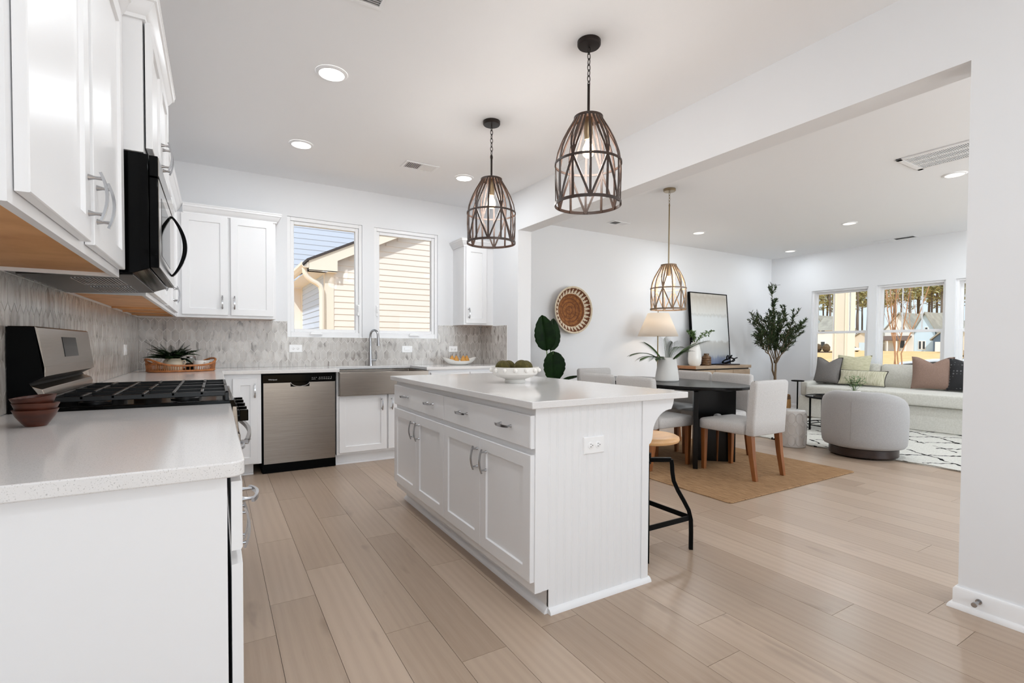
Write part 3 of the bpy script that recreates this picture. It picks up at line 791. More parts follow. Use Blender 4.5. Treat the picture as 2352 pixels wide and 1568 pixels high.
# beadboard end panel facing the camera
mb = MB()
prof = []
xx = 1.757
out = [(1.722, 0.104), (1.722, 0.883), (1.757, 0.883), (1.757, 0.104)]
mb.box(1.722, 1.757, -3.706, -3.690, 0.104, 0.883)
mb.box(1.795, 2.372, -3.698, -3.690, 0, 0.104)
nb = 14; bw = (2.334-1.757)/nb
for k in range(nb):
    a = 1.757+k*bw; z0 = 0.0 if a > 1.79 else 0.104
    pr = [(a, -3.690), (a, -3.7016), (a+0.002, -3.703), (a+bw-0.0105, -3.703), (a+bw-0.009, -3.7016), (a+bw-0.007, -3.7016), (a+bw-0.0055, -3.7028), (a+bw-0.0025, -3.7028), (a+bw-0.001, -3.7016), (a+bw, -3.7016), (a+bw, -3.690)]
    mb.prism(pr, z0, 0.883)
mb.box(1.795, 1.80, -3.703, -3.69, 0, 0.104)
mb.box(2.334, 2.378, -3.709, -3.690, 0, 0.883)
obj('end_panel', mb, cab_m, t, angle=20)
obj('shoe_moulding', MB().sweep([(1.793, -3.703), (2.390, -3.703)], [(0, 0), (0.020, 0), (0.018, 0.010), (0.010, 0.020), (0, 0.024)]), cab_m, t)
obj('back_panel', MB().box(2.372, 2.378, -3.690, -1.874, 0, 0.883), cab_m, t)
IU, IN = (0, -1, 0), (-1, 0, 0)
for ys in (-1.876, -2.790):
    add_door(t, 'drawer', (1.722, ys, 0.712), IU, IN, 0.908, 0.139, [(0.262, 0.075, False), (0.705, 0.075, False)], 'slab')
    add_door(t, 'door', (1.722, ys, 0.150), IU, IN, 0.452, 0.536, [(0.424, 0.434, True)])
    add_door(t, 'door', (1.722, ys-0.456, 0.150), IU, IN, 0.452, 0.536, [(0.060, 0.434, True)])
# corbels carrying the overhang
def corbel(y):
    pts = [(2.378, 0.883), (2.552, 0.883), (2.549, 0.855), (2.535, 0.828)]+[(2.535-0.128*math.sin(R(90*i/10)), 0.828-0.115*(1-math.cos(R(90*i/10)))) for i in range(1, 11)]+[(2.403, 0.69), (2.395, 0.674), (2.378, 0.662)]
    obj('corbel', MB().prism(pts, y-0.022, y+0.022, 'y'), cab_m, t, bevel=0.002, angle=25)
corbel(-3.684); corbel(-1.90)
o = ctop('countertop', 'white quartz island countertop with seating overhang', [(1.681, -3.743), (2.613, -3.743), (2.613, -1.846), (1.681, -1.846)])
outlet('wall_outlet', 'white horizontal outlet on the beadboard end of the island', (2.035, -3.7035, 0.699), B_, BN, 0.118, 0.076, group=None)

# bar stool
t = thing('bar_stool', 'industrial bar stool with round wooden seat and bowed black metal legs', 'stool', (2.70, -3.385, 0))
mb = MB().lathe([(0.001, 0.600), (0.150, 0.600), (0.168, 0.607), (0.173, 0.618), (0.170, 0.630), (0.158, 0.637), (0.10, 0.634), (0.001, 0.631)], 40, (2.70, -3.395, 0))
obj('seat', mb, lightwood, t)
mb = MB().cyl((2.70, -3.385, 0), 0.016, 0.38, 0.60, 14).lathe([(0.09, 0.594), (0.09, 0.5995), (0.02, 0.5995)], 24, (2.70, -3.385, 0)).lathe([(0.026, 0.47), (0.026, 0.53)], 16, (2.70, -3.385, 0))
obj('screw_post', mb, blk_metal, t)
for sx, sy in ((1, 1), (1, -1), (-1, 1), (-1, -1)):
    d = Vector((sx, sy, 0)).normalized()
    def q(r, z): return (2.70+d.x*r, -3.385+d.y*r, z)
    path = [q(0.018, 0.492), q(0.135, 0.500), q(0.140, 0.47), q(0.142, 0.43), q(0.150, 0.38), q(0.172, 0.33), q(0.206, 0.27), q(0.232, 0.22), q(0.244, 0.17), q(0.246, 0.10), q(0.246, 0.0)]
    mb = MB().bar(path[:2], (0, 0, 1), 0.030, 0.022).bar(path[1:], [tuple(d)]*(len(path)-1), 0.028, 0.022)
    obj('leg', mb, blk_metal, t, bevel=0.002)
c4 = [(2.70+sx*0.171, -3.385+sy*0.171) for sx, sy in ((1, 1), (1, -1), (-1, -1), (-1, 1))]
for i in range(4):
    a, b = c4[i], c4[(i+1) % 4]
    obj('foot_rail', MB().bar([(*a, 0.178), (*b, 0.178)], (0, 0, 1), 0.006, 0.028), blk_metal, t)

# ================================================================== LIGHT FITTINGS
bulb_glow = mat('bulb_glow', (255, 236, 205), 0.3, emit=(255, 222, 176), estr=10.0)
cage_cache = {}
def pendant(label, loc, top, woodm, metalm, chain_z, scale_r=1.0, group=None):
    """loc: xy on the ceiling; top: z of the cage top; cage 0.47 high"""
    x, y = loc; t = thing('cage_pendant', label, 'pendant light', (x, y, H), group=group)
    obj('ceiling_canopy', MB().lathe([(0.063, H-0.001), (0.063, H-0.020), (0.058, H-0.027), (0.012, H-0.029)], 32, (x, y, 0)), metalm, t)
    mb = MB(); z = H-0.035; k = 0
    while z > chain_z+0.01:
        mb2 = []
        L = []
        for i in range(17):
            a = 2*PI*i/16
            u, w = 0.0085*math.cos(a), 0.019*math.sin(a)
            L.append((x+(u if k % 2 else 0), y+(0 if k % 2 else u), z-0.015+w))
        mb.tube(L, 0.0023, 6, False); z -= 0.030; k += 1
    obj('chain', mb, metalm, t)
    obj('rod', MB().cyl((x, y, 0), 0.0072, top-0.01, chain_z+0.008, 12), metalm, t)
    obj('socket', MB().lathe([(0.006, top), (0.022, top-0.01), (0.024, top-0.09), (0.020, top-0.125)], 18, (x, y, 0)).cyl((x, y, 0), 0.006, top-0.03, top, 10), metalm if metalm is brass else brass, t)
    zb = top-0.19
    obj('bulb', MB().lathe([(0.012, zb+0.065), (0.016, zb+0.05), (0.029, zb+0.022), (0.032, zb), (0.027, zb-0.018), (0.016, zb-0.029), (0.001, zb-0.033)], 20, (x, y, 0)), bulb_glow, t)
    light('pendant_lamp', 'POINT', (x, y, zb), LAMP_P, (1.0, 0.95, 0.90), size=0.10)
    Hh = 0.475
    def rad(s):        # s: 0 top .. 1 bottom
        pts = [(0, 0.070), (0.06, 0.086), (0.15, 0.112), (0.27, 0.142), (0.40, 0.165), (0.52, 0.176), (0.70, 0.177), (1.0, 0.174)]
        for (a, ra), (b, rb) in zip(pts, pts[1:]):
            if s <= b: return scale_r*(ra+(rb-ra)*(s-a)/(b-a))
        return scale_r*0.174
    def pt(s, th): r = rad(s); return (x+r*math.cos(th), y+r*math.sin(th), top-0.006-Hh*s)
    mb = MB()
    th0 = R(-16-49.5+180)+PI*0.5
    for k in range(12):
        th = th0+k*PI/6
        P = [pt(i/18, th) for i in range(19)]
        mb.bar(P, [(math.cos(th), math.sin(th), 0)]*19, 0.0125, 0.0050)
    sb = 0.53
    for k in range(6):
        for sg in (-1, 1):
            P, U = [], []
            for i in range(21):
                s = i/20
                if s <= sb: th = th0+k*PI/3-sg*R(15)*(1-(s/sb)**1.6)
                else: th = th0+k*PI/3+sg*R(30)*((s-sb)/(1-sb))
                P.append(pt(s, th)); U.append((math.cos(th), math.sin(th), 0))
            mb.bar(P, U, 0.0115, 0.0048)
    obj('cage', mb, woodm, t)
    def band(s, w, name, dr=0.003):
        r = rad(s)+dr; zc = top-0.006-Hh*s
        L = [[(x+rr*math.cos(a), y+rr*math.sin(a), zz) for a in [2*PI*i/56 for i in range(56)]] for rr, zz in ((r-0.002, zc-w/2), (r+0.0025, zc-w/2), (r+0.0025, zc+w/2), (r-0.002, zc+w/2), (r-0.002, zc-w/2))]
        obj(name, MB().loops(L, False, False), woodm, t)
    band(0.012, 0.014, 'top_ring'); band(sb, 0.012, 'middle_ring'); band(0.985, 0.016, 'bottom_ring', 0.004)
    obj('cap_plate', MB().cyl((x, y, 0), 0.070*scale_r, top-0.008, top-0.004, 32), metalm if metalm is not dk_bronze else woodm, t)
    return t
pendant('dark bronze cage pendant over the island, nearer the camera', (2.332, -3.29), 2.385, bronze, dk_bronze, 2.55, group='cage pendants over the island')
pendant('dark bronze cage pendant over the island, farther from the camera', (2.342, -2.17), 2.372, bronze, dk_bronze, 2.53, group='cage pendants over the island')
pendant('light weathered wood cage pendant over the dining table', (4.685, -1.768), 2.002, taupe_w, brass, 2.62, 1.02)

diff_on = mat('downlight_lens', (255, 255, 255), 0.4, emit=(255, 252, 246), estr=6.0)
diff_dim = mat('downlight_lens_warm', (250, 248, 244), 0.4, emit=(255, 246, 230), estr=1.3)
def downlight(label, x, y, m, e, group):
    t = thing('recessed_downlight', label, 'ceiling light', (x, y, H), group=group)
    obj('trim_ring', MB().lathe([(0.068, H-0.002), (0.074, H-0.011), (0.084, H-0.010), (0.092, H-0.004), (0.093, H-0.0005)], 40, (x, y, 0), cap0=False, cap1=False), trim_m, t)
    obj('lens', MB().cyl((x, y, 0), 0.0745, H-0.0085, H-0.002, 40), m, t)
    if e: light('downlight_or_fill_lamp', 'AREA', (x, y, H-0.013), e, (0.90, 0.955, 1.0) if m is diff_on else (0.90, 0.955, 1.0), size=0.14, shape='DISK')
GK, GL = 'recessed downlights in the kitchen ceiling', 'recessed downlights in the living room ceiling'
downlight('large-looking round downlight in the kitchen ceiling, nearest the camera', 1.203, -2.234, diff_on, LAMP_K, GK)
downlight('round downlight in the kitchen ceiling above the left end of the back counter', 1.203, -0.989, diff_on, LAMP_K, GK)
downlight('round downlight in the kitchen ceiling beside the farther island pendant', 2.696, -0.952, diff_on, LAMP_K, GK)
downlight('round downlight in the living ceiling beside the long return grille', 6.631, -3.500, diff_dim, LAMP_L*1.2, GL)
downlight('round downlight in the living ceiling right of the dining pendant', 6.615, -0.605, diff_dim, LAMP_L*0.5, GL)
downlight('round downlight in the living ceiling above the middle of the living room', 7.834, -2.032, diff_dim, LAMP_L*1.3, GL)
downlight('round downlight in the living ceiling closest to the far left corner', 9.094, -0.522, diff_dim, LAMP_L*0.4, GL)
# unseen fill lamps added behind the camera and past the right wall
for xx, yy in ((1.2, -4.3), (1.2, -6.2), (2.7, -6.2)):
    light('downlight_or_fill_lamp', 'AREA', (xx, yy, H-0.013), LAMP_K, (0.90, 0.955, 1.0), size=0.14, shape='DISK')
for xx, yy in ((9.1, -3.5), (4.9, -5.6), (7.8, -5.6), (4.9, -6.9), (7.8, -6.9)):
    light('downlight_or_fill_lamp', 'AREA', (xx, yy, H-0.013), LAMP_L, (0.90, 0.955, 1.0), size=0.14, shape='DISK')

# vents
def vent(label, x0, x1, y0, y1, along, half=False, group='ceiling vents', dm=None):
    t = thing('ceiling_vent', label, 'vent', ((x0+x1)/2, (y0+y1)/2, H), group=group)
    w = 0.022
    mb = MB().box(x0, x1, y0, y0+w, H-0.008, H-0.001).box(x0, x1, y1-w, y1, H-0.008, H-0.001).box(x0, x0+w, y0+w, y1-w, H-0.008, H-0.001).box(x1-w, x1, y0+w, y1-w, H-0.008, H-0.001)
    obj('vent_frame', mb, trim_m, t, bevel=0.002)
    obj('duct', MB().box(x0+w, x1-w, y0+w, y1-w, H-0.0022, H-0.001), dm or dark_m, t)
    mb = MB(); a0, a1 = (x0+w, x1-w) if along == 'x' else (y0+w, y1-w)
    n = max(4, int((a1-a0)/0.0145)); b0, b1 = (y0+w, y1-w) if along == 'x' else (x0+w, x1-w)
    for i in range(n):
        c = a0+(i+0.5)*(a1-a0)/n
        tl = 0.0052 if (not half or i < n/2) else -0.0052
        v = [(c-tl, b0, H-0.0085), (c-tl+0.0022, b0, H-0.0085), (c+tl+0.0022, b0, H-0.0024), (c+tl, b0, H-0.0024)]
        v += [(p[0], b1, p[2]) for p in v]
        if along == 'y': v = [(p[1], p[0], p[2]) for p in v]
        mb._add(v, [(0, 1, 2, 3), (7, 6, 5, 4), (0, 4, 5, 1), (1, 5, 6, 2), (2, 6, 7, 3), (3, 7, 4, 0)])
    obj('louver_blades', mb, trim_m, t)
    return t
vent('white two-way ceiling vent in the kitchen left of the farther island pendant', 2.058, 2.372, -1.112, -0.928, 'x', True)
vent('white slotted ceiling grille at the top edge of the photo', 1.02, 1.30, -3.30, -2.955, 'y', dm=mat('grille_grey', (176, 176, 176), 0.7))
vent('white ceiling vent in the living ceiling left of the dining pendant', 5.095, 5.375, -0.495, -0.335, 'x', True)
vent('thin white ceiling vent by the window wall of the living room', 9.40, 9.58, -2.17, -1.62, 'y', True)
t = thing('return_grille', 'long white return air grille with three slotted rows in the living ceiling', 'vent', (5.955, -3.80, H), group='ceiling vents')
x0, x1, y0, y1 = 5.720, 6.190, -4.22, -3.375
mb = MB().box(x0, x1, y0, y0+0.045, H-0.012, H-0.001).box(x0, x1, y1-0.045, y1, H-0.012, H-0.001).box(x0, x0+0.045, y0, y1, H-0.012, H-0.001).box(x1-0.045, x1, y0, y1, H-0.012, H-0.001)
for k in (1, 2): mb.box(x0+0.045+k*0.1267-0.011, x0+0.045+k*0.1267+0.011, y0, y1, H-0.011, H-0.001)
obj('vent_frame', mb, trim_m, t, bevel=0.002)
obj('duct', MB().box(x0+0.04, x1-0.04, y0+0.04, y1-0.04, H-0.0025, H-0.001), dark_m, t)
for k in range(3):
    mb = MB(); a = x0+0.045+k*0.1267+0.010
    for i in range(54):
        yy = y0+0.046+i*0.0140
        mb.box(a, a+0.107, yy, yy+0.0045, H-0.010, H-0.003)
    obj('louver_blades', mb, trim_m, t)

# door stop on the right wall
t = thing('door_stop', 'small nickel door stop on the right wall baseboard', 'door stop', (3.368, -4.645, 0.060))
obj('base', MB().tube([(3.3695, -4.645, 0.060), (3.364, -4.645, 0.060)], 0.011, 14), nickel_m, t)
obj('post', MB().tube([(3.364, -4.645, 0.060), (3.325, -4.645, 0.060)], [0.006, 0.0045], 12), nickel_m, t)
obj('bumper', MB().tube([(3.326, -4.645, 0.060), (3.312, -4.645, 0.060)], 0.010, 14), nickel_m, t)

# ================================================================== COUNTER DECOR
# three wooden bowls
def wood_bowl(label, x, y, z, r, h, rot):
    t = MB().lathe([(0.001, 0), (r*0.46, 0), (r*0.62, h*0.22), (r*0.86, h*0.62), (r, h), (r-0.007, h), (r*0.80, h*0.66), (r*0.5, h*0.26), (0.001, h*0.16)], 40)
    o = obj('wooden_bowl', t, wal_m, None, (x, y, z), world=False)
    o.rotation_euler = rot
    return tag(o, label, 'bowl', 'stacked wooden bowls')
wood_bowl('dark wooden bowl at the bottom of the stack of three', 0.158, -3.560, 0.9145, 0.049, 0.046, (0, 0, 0.4))
wood_bowl('dark wooden bowl in the middle of the stack of three', 0.158, -3.560, 0.932, 0.050, 0.046, (0.02, 0.03, 1.7))
wood_bowl('dark wooden bowl on top of the stack of three', 0.158, -3.560, 0.951, 0.0485, 0.045, (-0.05, 0.08, 2.9))

# leafy plant at the photo's left edge
def leaf_blade(mb, base, d, up, L, w, curl=0.15, n=5):
    """pointed leaf: base point, direction, up normal"""
    base = Vector(base); d = Vector(d).normalized(); up = Vector(up); up = (up-d*up.dot(d)).normalized(); s = d.cross(up)
    left, mid, right = [], [], []
    for i in range(n+1):
        t_ = i/n; ww = w*0.5*math.sin(PI*min(1, 0.06+0.94*t_)**0.8)*(1 if t_ < 1 else 0.02)
        c = base+d*(L*t_)-up*(curl*L*t_*t_)
        left.append(tuple(c+s*ww+up*ww*0.25)); mid.append(tuple(c)); right.append(tuple(c-s*ww+up*ww*0.25))
    o = left+mid+right; m = n+1
    mb._add(o, [(i, i+1, m+i+1, m+i) for i in range(n)]+[(m+i, m+i+1, 2*m+i+1, 2*m+i) for i in range(n)])
rg = random.Random(11)
t = thing('potted_plant', 'small leafy green plant at the left edge beside the wooden bowls', 'plant', (0.060, -3.66, 0.914))
obj('pot', MB().lathe([(0.001, 0.9145), (0.026, 0.9145), (0.034, 0.970), (0.030, 0.970), (0.028, 0.955), (0.001, 0.955)], 24, (0.058, -3.70, 0)), ceramic_m, t)
mb = MB(); mbs = MB()
for k in range(13):
    a = rg.uniform(0, 2*PI); r = rg.uniform(0.01, 0.052); zt = rg.uniform(0.965, 1.05)
    tip = (max(0.018, 0.058+r*math.cos(a)), -3.70+r*1.5*math.sin(a), zt)
    mbs.tube([(0.058, -3.70, 0.955), ((0.058+tip[0])/2, (-3.70+tip[1])/2, zt*0.6+0.955*0.4), tip], 0.0012, 5)
    for j in range(6):
        f = 0.35+0.65*j/5; p = Vector((0.058, -3.70, 0.955)).lerp(Vector(tip), f)
        dd = Vector((math.cos(a+j*2.4), math.sin(a+j*2.4), rg.uniform(-0.1, 0.5)))
        if p.x+dd.x*0.02 < 0.012: dd.x = abs(dd.x)
        leaf_blade(mb, p, dd, (0, 0, 1), 0.021, 0.013, 0.1, 4)
obj('stems', mbs, leaf_dk, t); obj('leaves', mb, leaf_fern, t)

# open cookbook behind the range
paper = noisy('book_paper', (222, 196, 156), (232, 208, 170), 8, 0.7)
cover = mat('book_cover', (150, 120, 90), 0.6)
t = thing('open_book', 'open cookbook with cream pages lying on the counter behind the range', 'book', (0.30, -2.18, 0.914))
obj('cover', MB().box(0.10, 0.545, -2.335, -2.02, 0.9145, 0.9175), cover, t)
def page(u, v, s):
    xx = 0.322+s*0.215*u; return (xx, -2.33+0.305*v, 0.9178+0.019*math.sin(PI*min(1, u*1.05))**0.7*(1-0.35*u))
for s in (-1, 1):
    mb = MB().grid(lambda u, v: page(u, v, s), 14, 2)
    mb.grid(lambda u, v: (page(u, 0, s)[0], -2.33, 0.9178+(page(u, 0, s)[2]-0.9178)*v), 14, 2).grid(lambda u, v: (page(u, 0, s)[0], -2.025, 0.9178+(page(u, 0, s)[2]-0.9178)*v), 14, 2)
    obj('pages', mb, paper, t)

# rattan tray in the back-left corner
TX, TY = 0.345, -0.515
t = thing('rattan_tray', 'oval brown rattan gallery tray in the back-left corner', 'tray', (TX, TY, 0.914))
ta, tb = 0.235, 0.150
tr = R(24)
def tpt(th, k=1.0):
    # superellipse footprint
    c, s = math.cos(th), math.sin(th)
    ex = 2/2.6
    u = ta*k*math.copysign(abs(c)**ex, c); v = tb*k*math.copysign(abs(s)**ex, s)
    return (TX+u*math.cos(tr)-v*math.sin(tr), TY+u*math.sin(tr)+v*math.cos(tr))
def rimz(th): return 0.914+0.052+0.052*abs(math.cos(th))**3
N = 72
mb = MB(); mb.prism([tpt(2*PI*i/N, 0.985) for i in range(N)], 0.9145, 0.922); obj('tray_floor', mb, rattan, t)
def ringpath(k, zf): return [(*tpt(2*PI*i/N, k), zf(2*PI*i/N)) for i in range(N+1)]
obj('base_rim', MB().tube(ringpath(1.0, lambda a: 0.924), 0.0075, 8, False), rattan, t)
obj('top_rim', MB().tube(ringpath(1.03, rimz), 0.0085, 8, False), rattan, t)
mb = MB()
for i in range(88):
    a = 2*PI*i/88; zz = rimz(a)-0.004
    if abs(math.cos(a)) > 0.94: zz = 0.914+0.062
    mb.tube([(*tpt(a, 1.0), 0.922), (*tpt(a, 1.025), zz)], 0.0028, 5)
obj('spindles', mb, rattan, t)
mb = MB()
for a0 in (0, PI):
    mb.tube([(*tpt(a0+R(q), 1.02), 0.914+0.064) for q in range(-34, 35, 4)], 0.0065, 8)
    for i in range(12):
        q = a0+R(-30+60*i/11)
        if abs(i-5.5) > 4: mb.tube([(*tpt(q, 1.02), 0.976), (*tpt(q, 1.03), rimz(q))], 0.005, 6)
obj('end_handle', mb, rattan, t)

def fern(mb, base, a, L, droop, lift, n=20, w=0.034):
    b = Vector(base); prev = b.copy(); P = []
    for i in range(n+1):
        s = i/n
        P.append(b+Vector((math.cos(a)*L*s, math.sin(a)*L*s, lift*s-droop*s*s)))
    for i in range(2, n+1):
        d = (P[i]-P[i-1]).normalized(); side = Vector((-math.sin(a), math.cos(a), 0)); ww = w*math.sin(PI*(0.12+0.86*i/n))
        for sg in (-1, 1):
            leaf_blade(mb, P[i], side*sg+d*0.55, (0, 0, 1), ww, ww*0.62, 0.25, 3)
    return P
FX, FY = 0.285, -0.50
t = thing('potted_fern', 'green fern in a cream crock on the rattan tray', 'plant', (FX, FY, 0.923))
obj('crock', MB().lathe([(0.001, 0.9225), (0.060, 0.9225), (0.068, 0.935), (0.070, 0.985), (0.060, 1.008), (0.052, 1.014), (0.055, 1.020), (0.050, 1.020), (0.046, 1.005), (0.001, 1.005)], 32, (FX, FY, 0)).tube([(FX+0.062, FY-0.02, 1.0), (FX+0.083, FY-0.026, 1.005), (FX+0.088, FY-0.028, 0.985), (FX+0.070, FY-0.022, 0.965)], 0.006, 8), cream, t)
mb = MB(); mb2 = MB(); rg = random.Random(5)
for k in range(44):
    a = 2*PI*k/44+rg.uniform(-0.15, 0.15); L = rg.uniform(0.12, 0.185)
    if math.sin(a) > 0.4: L *= 0.8
    P = fern(mb, (FX+0.02*math.cos(a), FY+0.02*math.sin(a), 1.010), a, L, rg.uniform(0.03, 0.13), rg.uniform(0.06, 0.19))
    mb2.tube(P, 0.0012, 5)
obj('frond_stems', mb2, leaf_dk, t); obj('fronds', mb, leaf_fern, t)
t = thing('glass_jar', 'clear glass jar of dark coffee with silver lid on the tray', 'jar', (0.405, -0.415, 0.923))
obj('jar_body', MB().lathe([(0.040, 0.9225), (0.043, 0.928), (0.043, 0.995), (0.034, 1.010), (0.034, 1.022)], 28, (0.405, -0.415, 0)), jar_glass, t)
obj('coffee', MB().lathe([(0.039, 0.926), (0.040, 0.975)], 28, (0.405, -0.415, 0)), mat('coffee', (34, 20, 14), 0.8), t)
obj('lid', MB().lathe([(0.036, 1.020), (0.037, 1.034), (0.034, 1.036)], 28, (0.405, -0.415, 0)), chrome_m, t)
def mug(label, x, y, rz):
    t = thing('mug', label, 'mug', (x, y, 0.9228), rz, group='white mugs on the tray')
    obj('cup', MB().lathe([(0.001, 0), (0.034, 0), (0.039, 0.006), (0.041, 0.078), (0.0375, 0.078), (0.036, 0.01), (0.001, 0.008)], 30), ceramic, t, world=False)
    obj('cup_handle', MB().tube([(0.038, 0, 0.066), (0.056, 0, 0.064), (0.064, 0, 0.046), (0.058, 0, 0.026), (0.038, 0, 0.018)], 0.0048, 8), ceramic, t, world=False)
mug('white mug on the rattan tray, nearer the camera', 0.462, -0.480, R(-18))
mug('white mug on the rattan tray, behind the other mug', 0.500, -0.385, R(-8))

# pear dish
DX, DY, DA = 2.985, -0.235, R(4)
t = thing('pear_dish', 'white boat-shaped ceramic dish by the back-right corner', 'dish', (DX, DY, 0.914))
def dish(k, z):
    L = []
    for i in range(40):
        a = 2*PI*i/40; c, s = math.cos(a), math.sin(a)
        rise = (abs(c)**3)*0.032*z
        L.append((DX+k[0]*c, DY+k[1]*s, 0.9145+0.056*z+rise-(0.010*z if abs(c) < 0.5 else 0)))
    return L
obj('dish', MB().loops([dish((0.10, 0.05), 0), dish((0.15, 0.075), 0.25), dish((0.185, 0.09), 0.6), dish((0.207, 0.10), 1.0), dish((0.201, 0.095), 1.0), dish((0.17, 0.08), 0.62), dish((0.13, 0.06), 0.3), dish((0.08, 0.035), 0.14)], True, True), ceramic, t)
pear_m = noisy('pear_skin', (196, 138, 62), (216, 166, 84), 18, 0.45)
stem_m = mat('pear_stem', (42, 28, 18), 0.7)
for i, (px, lbl) in enumerate(((-0.098, 'ripe pear at the left end of the white dish'), (-0.040, 'ripe pear second from the left in the white dish'), (0.042, 'ripe pear second from the right in the white dish'), (0.092, 'ripe pear at the right end of the white dish'))):
    t = thing('pear', lbl, 'pear', (DX+px, DY+(0.006 if i % 2 else -0.008), 0.930), group='pears in the white dish')
    obj('fruit', MB().lathe([(0.001, 0), (0.022, 0.004), (0.033, 0.024), (0.031, 0.044), (0.021, 0.063), (0.013, 0.080), (0.008, 0.088), (0.001, 0.090)], 20), pear_m, t, world=False)
    obj('stem', MB().tube([(0, 0, 0.086), (0.001, 0, 0.098), (0.004, 0, 0.110)], 0.0022, 6), stem_m, t, world=False)

# bowl of moss balls on the island
BX, BY = 2.162, -2.815
t = thing('footed_bowl', 'white footed ceramic bowl with round knobs on the island', 'bowl', (BX, BY, 0.914))
obj('bowl_body', MB().lathe([(0.001, 0.9145), (0.062, 0.9145), (0.063, 0.933), (0.060, 0.936), (0.105, 0.950), (0.135, 0.968), (0.143, 0.990), (0.146, 1.010), (0.140, 1.010), (0.130, 0.975), (0.10, 0.955), (0.001, 0.948)], 48, (BX, BY, 0)), ceramic_m, t)
for k in range(14):
    a = 2*PI*k/14+0.15
    obj('knob', MB().ball((BX+0.148*math.cos(a), BY+0.148*math.sin(a), 0.992), 0.0125, 12, 8), ceramic_m, t)
moss = noisy('moss', (58, 52, 18), (86, 78, 34), 60, 0.95, bump=0.9, bdist=0.006)
for dx, dy, r, lbl in ((-0.070, 0.030, 0.046, 'leftmost moss ball in the white bowl'), (-0.005, 0.072, 0.045, 'moss ball at the back of the white bowl'), (0.018, -0.045, 0.048, 'moss ball at the front of the white bowl'), (0.084, 0.012, 0.045, 'rightmost moss ball in the white bowl')):
    o = obj('moss_ball', MB().ball((0, 0, 0), r, 24, 16), moss, None, (BX+dx, BY+dy, 0.958+r), world=False)
    tag(o, lbl, 'moss ball', 'moss balls in the bowl')

# ================================================================== DINING
def soft_rect(x0, x1, y0, y1, r, n=6):
    P = []
    for cx, cy, a in ((x1-r, y1-r, 0), (x0+r, y1-r, 90), (x0+r, y0+r, 180), (x1-r, y0+r, 270)):
        P += [(cx+r*math.cos(R(a+90*i/n)), cy+r*math.sin(R(a+90*i/n))) for i in range(n+1)]
    return P
o = obj('jute_rug', MB().prism(soft_rect(3.775, 5.570, -3.175, -0.42, 0.03), 0.0005, 0.010), jute, None, bevel=0.004)
tag(o, 'rectangular natural jute rug under the dining table', 'rug')
tcx, tcy = 4.680, -1.768
t = thing('dining_table', 'oval black dining table with angled slab pedestals', 'table', (tcx, tcy, 0.0105))
def oval(a, b, e=2.3, n=72): return [(tcx+a*math.copysign(abs(math.cos(2*PI*i/n))**(2/e), math.cos(2*PI*i/n)), tcy+b*math.copysign(abs(math.sin(2*PI*i/n))**(2/e), math.sin(2*PI*i/n))) for i in range(n)]
tab_m = noisy('black_oak', (5, 5, 5), (9, 8, 8), 6, 0.26, (12, 0.6, 1), spec=0.3)
obj('tabletop', MB().prism(oval(0.475, 0.895), 0.743, 0.770), tab_m, t, bevel=0.004)
obj('apron', MB().prism(oval(0.36, 0.74), 0.722, 0.743), tab_m, t)
def slabp(a, b, w=0.042):
    A = Vector((a[0], a[1])); B = Vector((b[0], b[1])); d = (B-A).normalized(); n = Vector((d.y, -d.x))*w/2
    return [(A+n)[:], (B+n)[:], (B-n)[:], (A-n)[:]]
for s in (-1, 1):
    ap = (tcx-0.02, tcy+s*0.375)
    for k, ex in enumerate((4.365, 4.945)):
        end = (ex, tcy+s*0.625)
        obj('pedestal_slab', MB().prism(slabp((ap[0]+(0.024 if k else -0.0), ap[1]), end), 0.0105, 0.722), tab_m, t, bevel=0.002)

def chair_base():
    t = thing('dining_chair', 'x', 'chair', (0, 0, 0.0105), 0, 'upholstered dining chairs')
    # seat
    def seat(u, v):
        pass
    mb = MB()
    def ring(i, z, y0=-0.205, y1=0.262): return [(p[0], p[1], z) for p in soft_rect(-0.234+i, 0.234-i, y0+i, y1-i, 0.03-i*0.3 if i < 0.05 else 0.02, 4)]
    mb.loops([ring(0.010, 0.376), ring(0, 0.384), ring(0, 0.452), ring(0.006, 0.463), ring(0.020, 0.471), ring(0.07, 0.482), ring(0.13, 0.487)], True, True)
    obj('seat', mb, linen_w, t, world=False, angle=60)
    # backrest: full height slab leaning back
    def sl(z):
        k = (z-0.376)/0.466; yb = -0.205-0.034*k-0.008*k*k
        th = 0.084-0.014*k
        i = 0
        return yb, th
    L = []
    zs = [(0.374, 0.012), (0.384, 0.0), (0.50, 0), (0.62, 0), (0.74, 0), (0.815, 0.001), (0.832, 0.006), (0.842, 0.017)]
    for z, i in zs:
        yb, th = sl(z)
        L.append([(p[0], p[1], z) for p in soft_rect(-0.236+i, 0.236-i, yb-th+i, yb-i, 0.022, 4)])
    obj('backrest', MB().loops(L, True, True), linen_w, t, world=False, angle=60)
    for sx in (-1, 1):
        mb = MB().loops([[(sx*0.197+a*w, 0.222+b*w, z) for a, b in ((-1, -1), (1, -1), (1, 1), (-1, 1))] for z, w in ((0.0, 0.016), (0.385, 0.023))])
        obj('leg', mb, honey, t, world=False, bevel=0.002)
        mb = MB().loops([[(sx*0.200+a*w, y+b*w, z) for a, b in ((-1, -1), (1, -1), (1, 1), (-1, 1))] for z, w, y in ((0.0, 0.017, -0.290), (0.2, 0.021, -0.258), (0.392, 0.025, -0.238))])
        obj('leg', mb, honey, t, world=False, bevel=0.002)
    return t
ch = chair_base()
ch.location = (4.660, -2.632, 0.0105); ch['label'] = 'upholstered dining chair at the near end of the table, back to the camera'
dup(ch, (4.232, -2.035, 0.0105), R(-90), 'upholstered dining chair on the island side of the table, nearer the camera')
